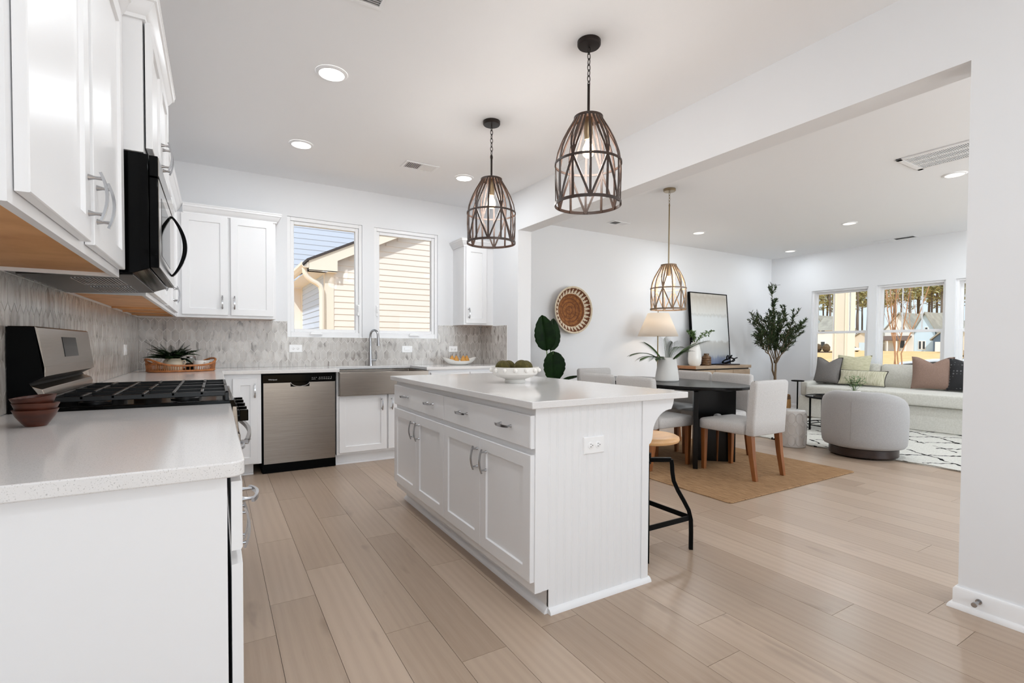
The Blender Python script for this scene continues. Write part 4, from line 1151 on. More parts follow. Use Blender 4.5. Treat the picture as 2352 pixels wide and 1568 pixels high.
dup(ch, (4.232, -1.500, 0.0105), R(-90), 'upholstered dining chair on the island side of the table, farther from the camera')
dup(ch, (5.045, -2.085, 0.0105), R(90), 'upholstered dining chair on the sofa side of the table, nearer the camera')
dup(ch, (5.045, -1.585, 0.0105), R(90), 'upholstered dining chair on the sofa side of the table, farther from the camera')
c_ = dup(ch, (4.740, -0.800, 0.0105), R(180), 'upholstered dining chair at the far end of the table by the wall')
c_.scale = (1.12, 1, 1)

# tall vase with palm fronds
vx, vy = 4.690, -1.760
t = thing('palm_vase', 'tall white tapered vase with palm fronds on the dining table', 'vase', (vx, vy, 0.770))
obj('vase', MB().lathe([(0.001, 0.7705), (0.128, 0.7705), (0.136, 0.780), (0.132, 0.83), (0.112, 0.94), (0.098, 1.012), (0.094, 1.020), (0.088, 1.020), (0.092, 1.0), (0.11, 0.9), (0.001, 0.85)], 48, (vx, vy, 0), sy=0.8), ceramic_m, t)
rg = random.Random(2)
def palm(mbl, mbs, base, a, L, lift, droop, n=26, w=0.125):
    b = Vector(base); P = []
    for i in range(n+1):
        s = i/n; P.append(b+Vector((math.cos(a)*L*s**1.15, math.sin(a)*L*s**1.15, lift*s-droop*s*s)))
    mbs.tube(P, [0.0035*(1-0.8*i/n) for i in range(n+1)], 6)
    for i in range(6, n+1):
        d = (P[i]-P[i-1]).normalized(); up = Vector((0, 0, 1)); side = d.cross(up)
        side = side.normalized() if side.length > 0.05 else Vector((1, 0, 0))
        ww = w*(0.45+0.55*math.sin(PI*(i-5)/(n-3)))
        for sg in (-1, 1):
            leaf_blade(mbl, P[i], side*sg*0.75+d*0.9+Vector((0, 0, 0.15)), up, ww, 0.010, 0.35, 3)
mbl, mbs = MB(), MB()
for a, L, li, dr in ((R(150), 0.34, 0.36, 0.24), (R(170), 0.30, 0.30, 0.22), (R(195), 0.24, 0.28, 0.20), (R(60), 0.10, 0.30, 0.02), (R(-20), 0.30, 0.34, 0.10), (R(-35), 0.36, 0.40, 0.14), (R(20), 0.28, 0.36, 0.16), (R(110), 0.22, 0.34, 0.10), (R(-80), 0.20, 0.28, 0.12), (R(240), 0.14, 0.30, 0.06)):
    palm(mbl, mbs, (vx+0.03*math.cos(a), vy+0.03*math.sin(a), 0.93), a, L, li, dr)
obj('frond_stems', mbs, leaf_palm, t); obj('fronds', mbl, leaf_palm, t)

# woven basket on the wall
bx, bz = 4.845, 1.632
t = thing('wall_basket', 'round woven brown basket with white triangle rim hung on the dining wall', 'wall decor', (bx, 0.158, bz))
bk_br = noisy('basket_brown', (112, 66, 30), (160, 104, 54), 26, 0.85, (1, 1, 1), bump=0.4)
bk_dk = noisy('basket_rust', (92, 50, 28), (116, 68, 40), 30, 0.85, bump=0.4)
bk_wh = noisy('basket_white', (206, 190, 164), (224, 212, 190), 30, 0.85, bump=0.4)
mb = MB(); nr, ns = 26, 192
def bprof(k):   # k 0..1 centre to rim -> radius, y
    r = 0.318*k
    return r, 0.150-0.115*max(0, (k-0.30)/0.70)**1.6+0.002*math.sin(k*90)
V = []
for j in range(nr+1):
    r, y = bprof(j/nr)
    V += [(bx+r*math.cos(2*PI*i/ns), y, bz+r*math.sin(2*PI*i/ns)) for i in range(ns)]
Fs, Ms = [], []
teeth = 30
for j in range(nr):
    k = (j+0.5)/nr
    for i in range(ns):
        Fs.append((j*ns+i, j*ns+(i+1) % ns, (j+1)*ns+(i+1) % ns, (j+1)*ns+i))
        m = 0
        if k > 0.74:
            q = (k-0.74)/0.22; ph = ((i+0.5)/ns*teeth) % 1.0
            m = 2 if abs(ph-0.5)*2 < 1-q and q < 1 else 1
            if k > 0.965: m = 2
        elif int(k*30) % 5 == 0 and k < 0.7: m = 1
        Ms.append(m)
mb.v = V; mb.f = Fs; mb.m = Ms
me_ = mesh_of('basket_bowl', mb, [bk_br, bk_dk, bk_wh], Vector((bx, 0.158, bz)))
ob = bpy.data.objects.new('basket_bowl', me_); C.objects.link(ob); ob.parent = t
me_.polygons.foreach_set('use_smooth', [True]*len(me_.polygons))
md = ob.modifiers.new('solid', 'SOLIDIFY'); md.thickness = 0.010; md.offset = 0
obj('rim', MB().torus((bx, 0.036, bz), 0.319, 0.009, 96, 8, axis='y'), bk_wh, t)

# floor lamp
lx, ly = 6.20, -0.235
t = thing('floor_lamp', 'floor lamp with lit white empire shade against the dining wall', 'lamp', (lx, ly, 0))
obj('base', MB().lathe([(0.001, 0.0005), (0.135, 0.0005), (0.135, 0.014), (0.02, 0.022), (0.001, 0.022)], 36, (lx, ly, 0)), brass, t)
obj('pole', MB().cyl((lx, ly, 0), 0.0095, 0.02, 1.50, 14), brass, t)
shade_m = bpy.data.materials.new('lamp_shade'); shade_m.use_nodes = True
_n = shade_m.node_tree.nodes; _l = shade_m.node_tree.links
_b = _n['Principled BSDF']; _b.inputs['Base Color'].default_value = (*lin((250, 246, 240)), 1); _b.inputs['Roughness'].default_value = 0.9
_tl = _n.new('ShaderNodeBsdfTranslucent'); _tl.inputs[0].default_value = (*lin((255, 246, 234)), 1)
_mx = _n.new('ShaderNodeMixShader'); _mx.inputs[0].default_value = 0.62
_l.new(_b.outputs[0], _mx.inputs[1]); _l.new(_tl.outputs[0], _mx.inputs[2]); _l.new(_mx.outputs[0], _n['Material Output'].inputs[0])
obj('lamp_shade', MB().lathe([(0.292, 1.283), (0.150, 1.622)], 48, (lx, ly, 0), cap0=False, cap1=False), shade_m, t, solid=0.0015)
obj('finial', MB().cyl((lx, ly, 0), 0.004, 1.49, 1.64, 8).ball((lx, ly, 1.645), 0.010, 12, 8), brass, t)
obj('bulb', MB().ball((lx, ly, 1.45), 0.030, 16, 10, sz=1.3), mat('lamp_bulb', (255, 240, 215), 0.3, emit=(255, 232, 204), estr=10.0), t)
light('floor_lamp_light', 'POINT', (lx, ly, 1.45), 9.0, (1.0, 0.86, 0.70), size=0.04)

# console table
t = thing('console_table', 'light wood console table with shadow gap painted dark under its top', 'console', (7.74, -0.06, 0))
cons_a = noisy('console_wood', (160, 136, 112), (184, 162, 138), 5, 0.5, (0.8, 10, 10))
cons_b = noisy('console_end', (150, 100, 62), (176, 124, 82), 5, 0.5, (10, 0.8, 10))
mb = MB().box(7.035, 8.46, -0.250, 0.120, 0.776, 0.824); obj('top', mb, cons_a, t, bevel=0.002)
obj('top_end', MB().box(7.028, 7.035, -0.250, 0.120, 0.776, 0.824), cons_b, t)
obj('shadow_gap', MB().box(7.08, 8.42, -0.225, 0.115, 0.755, 0.776), dark_m, t)  # shadow line below the top, painted as a dark strip
for k in range(3): obj('drawer', MB().box(7.06+k*0.462, 7.06+k*0.462+0.452, -0.242, 0.118, 0.655, 0.755), cons_a, t, bevel=0.002)
for xx in (7.05, 7.72, 8.39): obj('leg', MB().box(xx, xx+0.055, -0.240, 0.115, 0.0, 0.655), cons_a, t, bevel=0.002)
obj('shelf', MB().box(7.10, 8.40, -0.235, 0.112, 0.30, 0.335), cons_a, t)

# framed abstract canvas leaning on the wall
t = thing('framed_artwork', 'large black-framed abstract canvas in grey, white and blue leaning on the console', 'artwork', (7.77, 0.06, 0.8245))
ang = math.atan2(0.098, 1.20)
def tilt(x, d, h): return (x, 0.018+h*math.sin(ang)-d*math.cos(ang), 0.8250+h*math.cos(ang)+d*math.sin(ang)+0.0)
def tbox(mb, x0, x1, d0, d1, h0, h1):
    v = [tilt(x, d, h) for h in (h0, h1) for d in (d0, d1) for x in (x0, x1)]
    mb._add(v, [(0, 2, 3, 1), (4, 5, 7, 6), (0, 1, 5, 4), (2, 6, 7, 3), (0, 4, 6, 2), (1, 3, 7, 5)])
mb = MB()
tbox(mb, 7.255, 7.270, 0, 0.045, 0, 1.21); tbox(mb, 8.205, 8.220, 0, 0.045, 0, 1.21); tbox(mb, 7.270, 8.205, 0, 0.045, 0, 0.015); tbox(mb, 7.270, 8.205, 0, 0.045, 1.195, 1.21)
obj('frame', mb, blk_satin, t)
art = mat('abstract_canvas', (224, 224, 222), 0.75)
_t = NT(art)
_co = _t.coords('Generated')
_sep = _t.n.new('ShaderNodeSeparateXYZ'); _t.link(_co, _sep.inputs[0])
_nz = _t.noise(_t.coords('Generated', (7, 1, 1.6)), 3.0, 5, 0.65)
_h = _t.math('ADD', _sep.outputs[2], _t.math('MULTIPLY', _t.math('SUBTRACT', _nz, 0.5), 0.13))
_c = _t.ramp(_h, [(0.0, (112, 124, 152)), (0.08, (132, 142, 164)), (0.13, (176, 178, 180)), (0.22, (184, 184, 182)), (0.31, (196, 195, 191)), (0.34, (226, 229, 229)), (0.66, (222, 225, 225)), (0.695, (206, 207, 203)), (0.72, (222, 222, 218)), (0.85, (208, 204, 196)), (0.95, (190, 183, 172)), (1.0, (204, 199, 190))])
_t.color(_c)
mb = MB(); tbox(mb, 7.270, 8.205, 0.010, 0.038, 0.015, 1.195); obj('canvas', mb, art, t)

# console vase with greenery, brown jar, knot
ux, uy = 7.190, -0.10
t = thing('greenery_vase', 'slim white vase of loose green branches on the console', 'vase', (ux, uy, 0.8245))
obj('vase', MB().lathe([(0.001, 0.8245), (0.075, 0.8245), (0.098, 0.86), (0.106, 0.94), (0.097, 1.05), (0.070, 1.15), (0.052, 1.19), (0.055, 1.20), (0.046, 1.20), (0.05, 1.12), (0.001, 1.1)], 36, (ux, uy, 0)), ceramic, t)
mbl, mbs = MB(), MB(); rg = random.Random(8)
for k in range(15):
    a = rg.uniform(0, 2*PI); L = rg.uniform(0.12, 0.42)
    if math.sin(a) > 0: L *= 0.40
    P = [Vector((ux, uy, 1.15))+Vector((math.cos(a)*L*s**1.3, math.sin(a)*L*s**1.3, 0.36*s*rg.uniform(0.9, 1.1)-0.14*s*s)) for s in [i/9 for i in range(10)]]
    mbs.tube(P, 0.0022, 5)
    for i in range(3, 10):
        for j in range(3):
            d = Vector((rg.uniform(-1, 1), rg.uniform(-1, 0.4), rg.uniform(-0.4, 0.8)))
            leaf_blade(mbl, P[i]+Vector((rg.uniform(-.012, .012), rg.uniform(-.012, .012), 0)), d, (0, 0, 1), 0.045, 0.022, 0.2, 3)
obj('branches', mbs, leaf_lt, t); obj('leaves', mbl, leaf_lt, t)
jx, jy = 7.455, -0.115
brown_cer = noisy('brown_ceramic', (86, 60, 38), (120, 88, 58), 24, 0.35)
o = obj('ribbed_jar', MB().lathe([(0.001, 0.8245), (0.070, 0.8245), (0.075, 0.832)]+[(0.075+0.003*math.sin(i*PI/1.5), 0.832+0.012*i) for i in range(1, 11)]+[(0.066, 0.968), (0.048, 0.985), (0.040, 0.992), (0.040, 1.020), (0.033, 1.020), (0.033, 0.99), (0.001, 0.98)], 36, (jx, jy, 0)), brown_cer)
tag(o, 'small ribbed brown ceramic jar on the console beside the white vase', 'jar')
o = obj('stacking_book', MB().box(7.80, 8.22, -0.20, -0.045, 0.8245, 0.843), espresso, None, bevel=0.002)
tag(o, 'thin dark brown book under the black knot on the console', 'book')
kx, ky, kz = 8.02, -0.125, 0.915
t_ = MB()
for ph in (0, 1):
    P = []
    for i in range(61):
        a = 2*PI*i/60
        rr = 0.085+0.030*math.cos(3*a+ph*2)
        P.append((kx+(rr*1.3)*math.cos(a*1.0)+0.02*ph, ky+0.035*math.sin(2*a+ph), kz-0.002+rr*0.62*math.sin(a+ph*0.5)))
    t_.tube(P, 0.0098, 8, False)
mn = min(p[2] for p in t_.v)
t_.v = [(p[0], p[1], p[2]-mn+0.8435) for p in t_.v]
t_.tube([(kx+0.09, ky-0.01, 0.90), (kx+0.15, ky-0.015, 0.935), (kx+0.20, ky-0.02, 0.945)], 0.009, 8)
o = obj('knot_sculpture', t_, blk_satin)
tag(o, 'black looped knot sculpture beside the leaning artwork', 'sculpture')

# broad-leaved plant behind the island
px_, py_ = 4.215, -0.36
t = thing('banana_plant', 'dark green broad-leaved plant between the partition wall and the dining chairs', 'plant', (px_, py_, 0))
obj('pot', MB().lathe([(0.001, 0.0005), (0.15, 0.0005), (0.19, 0.30), (0.18, 0.31), (0.17, 0.27), (0.001, 0.27)], 36, (px_, py_, 0)), ceramic_m, t)
stem_mb = MB()
def broad(c, d, L, w, nrm, cup=0.12, bend=0.1, splits=0, seed=0):
    """broad paddle leaf: c base, d direction, nrm face normal"""
    mb = MB(); d = Vector(d).normalized(); nrm = Vector(nrm); nrm = (nrm-d*nrm.dot(d)).normalized(); s = d.cross(nrm); c = Vector(c)
    rr = random.Random(seed); nu, nv = 12, 18
    def shape(v): return (math.sin(PI*v**0.85)**0.62 if 0 < v < 1 else 0.03)
    def fn(u, v):
        x = 2*u-1; ww = w/2*shape(v)
        jag = 1-0.10*abs(math.sin(v*37+seed))*(1 if abs(x) > 0.8 and splits else 0)
        return tuple(c+d*(L*v)+s*(ww*x*jag)+nrm*(-bend*L*v*v+cup*abs(x)*ww-0.010*(1-min(1, abs(x)*6))))
    mb.grid(fn, nu, nv)
    return mb
LV = [((4.085, -0.40, 1.075), (-0.20, -0.1, 1), 0.44, 0.30, (-0.3, -1, 0.1), 3), ((4.170, -0.36, 1.075), (0.24, 0.05, 1), 0.42, 0.285, (0.25, -1, 0.1), 4),
      ((4.160, -0.43, 1.070), (0.02, -0.10, -1), 0.40, 0.345, (-0.05, -1, 0.15), 5), ((4.30, -0.28, 0.66), (0.22, 0.05, 1), 0.40, 0.24, (0.8, -0.7, 0.1), 6),
      ((4.34, -0.38, 0.70), (1, -0.2, 0.30), 0.26, 0.075, (0.0, -0.4, 1), 7)]
for c, d, L, w, nrm, sd in LV:
    obj('leaf', broad(c, d, L, w, nrm, splits=1, seed=sd), leaf_dk, t, solid=0.003)
    ctop_ = Vector(c)
    stem_mb.tube([(px_+0.02*sd-0.1, py_+0.01*sd-0.05, 0.27), tuple(Vector((px_, py_, 0.27)).lerp(ctop_, 0.6)+Vector((0.01, 0.03, 0.05))), tuple(ctop_)], [0.013, 0.010, 0.006], 8)
obj('stems', stem_mb, leaf_lt, t)

# ================================================================== LIVING ROOM
# black and white shag rug
shag = mat('shag_wool', (222, 220, 212), 1.0, spec=0.1)
_t = NT(shag)
_co = _t.coords('Object')
_warp = _t.noise(_t.coords('Object', (1, 1, 1)), 5.0, 3, 0.6)
def diamond(sx, sy, ph):
    s = _t.n.new('ShaderNodeSeparateXYZ'); _t.link(_co, s.inputs[0])
    a = _t.math('ADD', _t.math('MULTIPLY', s.outputs[0], sx), _t.math('MULTIPLY', s.outputs[1], sy))
    a = _t.math('ADD', a, _t.math('MULTIPLY', _warp, 0.35)); a = _t.math('ADD', a, ph)
    f = _t.math('FRACT', a); return _t.math('ABSOLUTE', _t.math('SUBTRACT', f, 0.5))
d1, d2 = diamond(1.6, 2.1, 0.0), diamond(1.9, -1.5, 0.3)
m1 = _t.math('LESS_THAN', d1, 0.034); m2 = _t.math('LESS_THAN', d2, 0.030)
brk = _t.math('GREATER_THAN', _t.noise(_t.coords('Object', (1, 1, 1)), 3.2, 2, 0.5), 0.46)
msk = _t.math('MULTIPLY', _t.math('MAXIMUM', m1, m2), brk)
fz = _t.noise(_t.coords('Object'), 90, 3, 0.7)
_t.color(_t.mix(msk, _t.ramp(fz, [(0.3, (198, 196, 188)), (0.7, (228, 226, 219))]), (24, 23, 22)))
_t.bump(fz, 0.9, 0.012)
mb = MB().grid(lambda u, v: (6.425+u*2.9+0.012*math.sin(v*61)*(1 if u in (0.0, 1.0) else 0), -5.2+v*4.05, 0.016+0.004*math.sin(u*130)*math.sin(v*170)), 60, 80)
mb.box(6.435, 9.315, -5.19, -1.16, 0.0005, 0.012)
o = obj('shag_rug', mb, shag); tag(o, 'cream shag rug with broken black lines in the living room', 'rug')

# garden stool
gx, gy = 6.262, -2.200
t = thing('garden_stool', 'white glazed ceramic drum stool with raised lattice pattern', 'stool', (gx, gy, 0))
glaze = mat('white_glaze', (198, 194, 190), 0.12, coat=0.5)
obj('drum', MB().lathe([(0.001, 0.0005), (0.138, 0.0005), (0.145, 0.008), (0.1505, 0.07), (0.1525, 0.21), (0.1505, 0.35), (0.145, 0.405), (0.138, 0.414), (0.128, 0.417), (0.05, 0.420), (0.012, 0.4195), (0.010, 0.410), (0.001, 0.410)], 64, (gx, gy, 0)), glaze, t)
mb = MB()
for row in range(3):
    z0 = 0.02+row*0.126
    for k in range(12):
        a0 = 2*PI*(k+(0.0))/12
        P = []
        for i in range(25):
            q = 2*PI*i/24; c, s = math.cos(q), math.sin(q)
            uu = 0.16*math.copysign(abs(c)**0.6, c)*(1 if abs(s) < 0.6 else 0.8)
            zz = z0+0.063+0.058*math.copysign(abs(s)**0.7, s)
            rr = 0.1515 if 0.05 < zz < 0.37 else 0.149
            P.append((gx+(rr+0.001)*math.cos(a0+uu*1.45), gy+(rr+0.001)*math.sin(a0+uu*1.45), zz))
        mb.tube(P, 0.0030, 6, False)
obj('raised_lattice', mb, glaze, t)

# swivel barrel chair seen from behind
qx, qy = 6.450, -2.850
ba = R(192)      # direction the back faces
t = thing('barrel_chair', 'grey linen swivel barrel chair on a dark round plinth, back to the camera', 'armchair', (qx, qy, 0.0165))
obj('plinth', MB().lathe([(0.001, 0.0165), (0.300, 0.0165), (0.306, 0.025), (0.306, 0.100), (0.29, 0.106), (0.001, 0.106)], 64, (qx, qy, 0)), espresso, t)
obj('seat_body', MB().lathe([(0.001, 0.107), (0.26, 0.107), (0.278, 0.115), (0.280, 0.40), (0.26, 0.440), (0.18, 0.455), (0.001, 0.474)], 56, (qx, qy, 0)), linen, t)
L = []
na = 64
for i in range(na+1):
    a = -R(128)+R(256)*i/na; k = abs(a)/R(128)
    top = 0.690-0.13*max(0, k-0.25)**1.3/0.75**1.3
    endr = min(1.0, (1-k)/0.05)**0.5 if k > 0.95 else 1.0
    ro, ri = 0.378, 0.283
    if endr < 1: mid = (ro+ri)/2; ro = mid+(ro-mid)*max(0.25, endr); ri = mid-(mid-ri)*max(0.25, endr)
    pr = [(ri+0.02, 0.110), (ro-0.06, 0.108), (ro-0.025, 0.118), (ro-0.008, 0.145), (ro, 0.22), (ro+0.004, 0.40), (ro, top-0.09), (ro-0.012, top-0.045), (ro-0.035, top-0.014), (ro-0.060, top), (ri+0.03, top-0.004), (ri+0.008, top-0.03), (ri, top-0.08), (ri, 0.30)]
    th = ba+a
    L.append([(qx+r*math.cos(th), qy+r*math.sin(th), z) for r, z in pr])
mb = MB().loops(L, True, True)
obj('curved_back', mb, linen, t, angle=70)
P = [(qx+0.3805*math.cos(ba-R(4)), qy+0.3805*math.sin(ba-R(4)), z) for z in (0.20, 0.30, 0.40, 0.50, 0.585)]
obj('back_seam', MB().tube(P, 0.0022, 6), mat('seam_thread', (150, 147, 143), 0.9), t)

# sofa under the windows
t = thing('sofa', 'cream slipcovered sofa under the living room windows', 'sofa', (9.17, -2.2, 0))
SY0, SY1 = -3.56, -0.885
def pad(mb, x0, x1, y0, y1, z0, z1, r, puff):
    """soft cushion: rounded box with domed faces"""
    n = 14
    def f(a): return math.copysign(abs(a)**0.9, a)
    cx, cy, cz = (x0+x1)/2, (y0+y1)/2, (z0+z1)/2; hx, hy, hz = (x1-x0)/2, (y1-y0)/2, (z1-z0)/2
    Ls = []
    for j in range(n+1):
        s = -1+2*j/n; zz = cz+hz*math.sin(s*PI/2)
        ins = r*(1-math.sqrt(max(0, 1-abs(s)**4)))
        ring = soft_rect(x0+ins, x1-ins, y0+ins, y1-ins, max(0.01, r*0.9), 6)
        Ls.append([(p[0], p[1], zz+puff*(1-((p[0]-cx)/hx)**2)*(1-((p[1]-cy)/hy)**4)*max(0, s)) for p in ring])
    mid = [(cx+(p[0]-cx)*k, cy+(p[1]-cy)*k, cz+hz+puff*(1-(k*(p[0]-cx)/hx)**2)*(1-(k*(p[1]-cy)/hy)**4)) for k in (0.85, 0.5, 0.05) for p in soft_rect(x0+r, x1-r, y0+r, y1-r, r*0.9, 6)]
    m = len(mid)//3
    Ls += [mid[:m], mid[m:2*m], mid[2*m:]]
    return mb.loops(Ls, True, True)
obj('skirt', MB().loops([[(8.715, SY0, 0.018), (9.62, SY0, 0.018), (9.62, SY1, 0.018), (8.715, SY1, 0.018)], [(8.745, SY0+0.02, 0.345), (9.62, SY0+0.02, 0.345), (9.62, SY1-0.02, 0.345), (8.745, SY1-0.02, 0.345)]]), sofa_m, t, bevel=0.012)
obj('arm', MB().loops([[(8.80, SY1-0.135, 0.34), (9.62, SY1-0.135, 0.34), (9.62, SY1-0.01, 0.34), (8.80, SY1-0.01, 0.34)], [(8.80, SY1-0.135, 0.575), (9.62, SY1-0.135, 0.60), (9.62, SY1-0.01, 0.60), (8.80, SY1-0.01, 0.575)]]), sofa_m, t, bevel=0.03, seg=4)
obj('arm', MB().box(8.80, 9.62, SY0, SY0+0.13, 0.34, 0.58), sofa_m, t, bevel=0.03, seg=4)
obj('sofa_back', MB().box(9.44, 9.62, SY0+0.01, SY1-0.01, 0.34, 0.76), sofa_m, t, bevel=0.04, seg=4)
obj('seat_cushion', pad(MB(), 8.675, 9.42, SY0+0.135, SY1-0.14, 0.350, 0.520, 0.055, 0.028), sofa_m, t, angle=80)
cw = (SY1-SY0-0.28)/3
for k in range(3):
    y1 = SY1-0.14-k*cw; y0 = y1-cw+0.006
    mb = pad(MB(), 0, 0.36, y0-(y0+y1)/2, y1-(y0+y1)/2, 0, 0.19, 0.05, 0.05)
    M = Matrix.Translation((9.45, (y0+y1)/2, 0.50)) @ Matrix.Rotation(R(-80), 4, 'Y')
    mb.v = [tuple(M @ Vector(p)) for p in mb.v]
    obj('back_cushion', mb, sofa_m, t, angle=80)

def pillow(name, label, c, w, h, th, yawd, lean, m, chop=0.0, pipe=None, rollz=0.0, group='throw pillows on the sofa'):
    """stands on its bottom edge at c, faces -x before yaw"""
    mb = MB(); n = 16
    def fn(sg):
        def f(u, v):
            x, z = 2*u-1, 2*v-1
            e = max(0, (1-abs(x)**2.6))*max(0, (1-abs(z)**2.6))
            px = w/2*x*(1-0.07*(1-abs(z)**2)); pz = h/2*z*(1-0.05*(1-abs(x)**2))
            if z > 0: pz -= chop*max(0, 1-abs(x)*1.35)**1.2*z
            return (-sg*th/2*e**0.55, px, pz+h/2)
        return f
    mb.grid(fn(1), n, n).grid(fn(-1), n, n)
    M = Matrix.Rotation(R(yawd), 4, 'Z') @ Matrix.Rotation(R(lean), 4, 'Y') @ Matrix.Rotation(R(rollz), 4, 'X')
    mb.v = [tuple(M @ Vector(p)) for p in mb.v]
    if pipe is None:
        o = obj(name, mb, m, None, c, world=False, angle=80)
        return tag(o, label, 'pillow', group)
    r = thing(name, label, 'pillow', c, group=group)
    obj('cover', mb, m, r, world=False, angle=80)
    f = fn(0); P = [f(i/24, 0) for i in range(25)]+[f(1, i/24) for i in range(1, 25)]+[f(1-i/24, 1) for i in range(1, 25)]+[f(0, 1-i/24) for i in range(1, 25)]
    obj('piping', MB().tube([tuple(M @ Vector(p)) for p in P], 0.005, 6, False), pipe, r, world=False)
    return r
grey_p = noisy('pillow_grey', (112, 108, 106), (128, 124, 121), 120, 0.9)
def woven(name, c1, c2, st):
    m = mat(name, c1, 0.95); t_ = NT(m)
    a = t_.noise(t_.coords('Object', st), 9, 4, 0.7); b = t_.noise(t_.coords('Object'), 130, 2, 0.6)
    t_.color(t_.mix(t_.math('MULTIPLY', b, 0.35), t_.ramp(a, [(0.38, c1), (0.62, c2)]), (230, 226, 210))); t_.bump(b, 0.5, 0.003)
    return m
green_a = woven('pillow_green', (176, 172, 134), (206, 202, 172), (1, 2, 12))
green_b = woven('pillow_green_stripe', (150, 146, 112), (204, 200, 178), (1, 14, 1))
brown_p = noisy('pillow_brown', (126, 102, 90), (142, 118, 105), 140, 0.9)
blk_p = mat('pillow_black_dotted', (36, 36, 38), 0.9); _t = NT(blk_p)
_v = _t.add('TexVoronoi', feature='F1'); _v.inputs['Scale'].default_value = 26.0; _v.inputs['Randomness'].default_value = 0.0
_t.link(_t.coords('Object'), _v.inputs['Vector'])
_t.color(_t.ramp(_v.outputs[0], [(0.20, (104, 104, 106)), (0.30, (36, 36, 38))]))
dk_pipe = mat('dark_piping', (52, 50, 50), 0.9)
pillow('throw_pillow', 'grey throw pillow with dark piping at the left end of the sofa', (9.02, -1.175, 0.558), 0.42, 0.42, 0.16, -8, 14, grey_p, 0.075, dk_pipe)
pillow('throw_pillow', 'large pale green woven throw pillow second from the left on the sofa', (9.12, -1.50, 0.560), 0.50, 0.46, 0.17, -3, 12, green_a, 0.02)
pillow('lumbar_pillow', 'long olive striped lumbar pillow lying in front of the green throw pillow', (8.94, -1.71, 0.558), 0.66, 0.24, 0.15, -2, 22, green_b, 0.0, dk_pipe)
pillow('throw_pillow', 'brown linen throw pillow on the right half of the sofa', (9.02, -2.555, 0.558), 0.46, 0.46, 0.17, 16, 12, brown_p, 0.085)
pillow('throw_pillow', 'black dotted throw pillow behind the brown one', (9.08, -2.93, 0.558), 0.46, 0.44, 0.17, 10, 12, blk_p, 0.06, dk_pipe)

# c-shaped drink table beside the sofa arm
cx_, cy_ = 8.560, -0.985
t = thing('drink_table', 'thin black pedestal drink table beside the sofa arm', 'side table', (cx_, cy_, 0))
obj('base', MB().lathe([(0.001, 0.0005), (0.11, 0.0005), (0.11, 0.010), (0.001, 0.012)], 32, (cx_, cy_, 0)), blk_metal, t)
obj('pole', MB().cyl((cx_, cy_, 0), 0.0105, 0.01, 0.585, 12), blk_metal, t)
obj('top', MB().lathe([(0.001, 0.584), (0.085, 0.584), (0.092, 0.588), (0.092, 0.602), (0.086, 0.602), (0.083, 0.594), (0.001, 0.594)], 36, (cx_, cy_, 0)), blk_metal, t)

# glass coffee table with black frame
fx, fy = 7.835, -1.960
t = thing('coffee_table', 'round smoked glass coffee table with thin black frame behind the barrel chair', 'coffee table', (fx, fy, 0.0165))
cr = 0.40
obj('top_ring', MB().torus((fx, fy, 0.455), cr, 0.012, 72, 8), blk_metal, t)
obj('glass_top', MB().cyl((fx, fy, 0), cr-0.008, 0.452, 0.460, 56), smoke_glass, t)
for k in range(4):
    a = R(148+90*k)
    obj('leg', MB().box(-0.009, 0.009, -0.009, 0.009, 0.0165, 0.450, Matrix.Translation((fx+cr*math.cos(a), fy+cr*math.sin(a), 0))), blk_metal, t)
obj('lower_ring', MB().torus((fx, fy, 0.085), cr-0.008, 0.007, 72, 6), blk_metal, t)
for k in range(2):
    a = R(148+90*k)
    P = [(fx+(cr-0.01)*math.cos(a)*s, fy+(cr-0.01)*math.sin(a)*s, 0.10+0.03*(1-s*s)) for s in [-1+i/6 for i in range(13)]]
    obj('cross_brace', MB().tube(P, 0.006, 8), blk_metal, t)
t = thing('small_plant', 'small green plant on the coffee table peeking over the barrel chair', 'plant', (7.76, -2.16, 0.460))
sp_x, sp_y = 7.76, -2.16
obj('pot', MB().lathe([(0.001, 0.4605), (0.060, 0.4605), (0.075, 0.56), (0.068, 0.57), (0.06, 0.545), (0.001, 0.54)], 28, (sp_x, sp_y, 0)), ceramic_m, t)
mbl, mbs = MB(), MB(); rg = random.Random(21)
for k in range(16):
    a = 2*PI*k/16+rg.uniform(-.2, .2); L = rg.uniform(0.05, 0.15); zt = rg.uniform(0.66, 0.765)
    tip = Vector((sp_x+L*math.cos(a), sp_y+L*math.sin(a), zt)); b = Vector((sp_x, sp_y, 0.54))
    mbs.tube([tuple(b), tuple(b.lerp(tip, 0.6)+Vector((0, 0, 0.02))), tuple(tip)], 0.002, 5)
    for j in range(5):
        leaf_blade(mbl, b.lerp(tip, 0.5+0.5*j/4), (math.cos(a+j*2.2), math.sin(a+j*2.2), 0.4), (0, 0, 1), 0.06, 0.026, 0.25, 4)
obj('stems', mbs, leaf_lt, t); obj('leaves', mbl, leaf_lt, t)

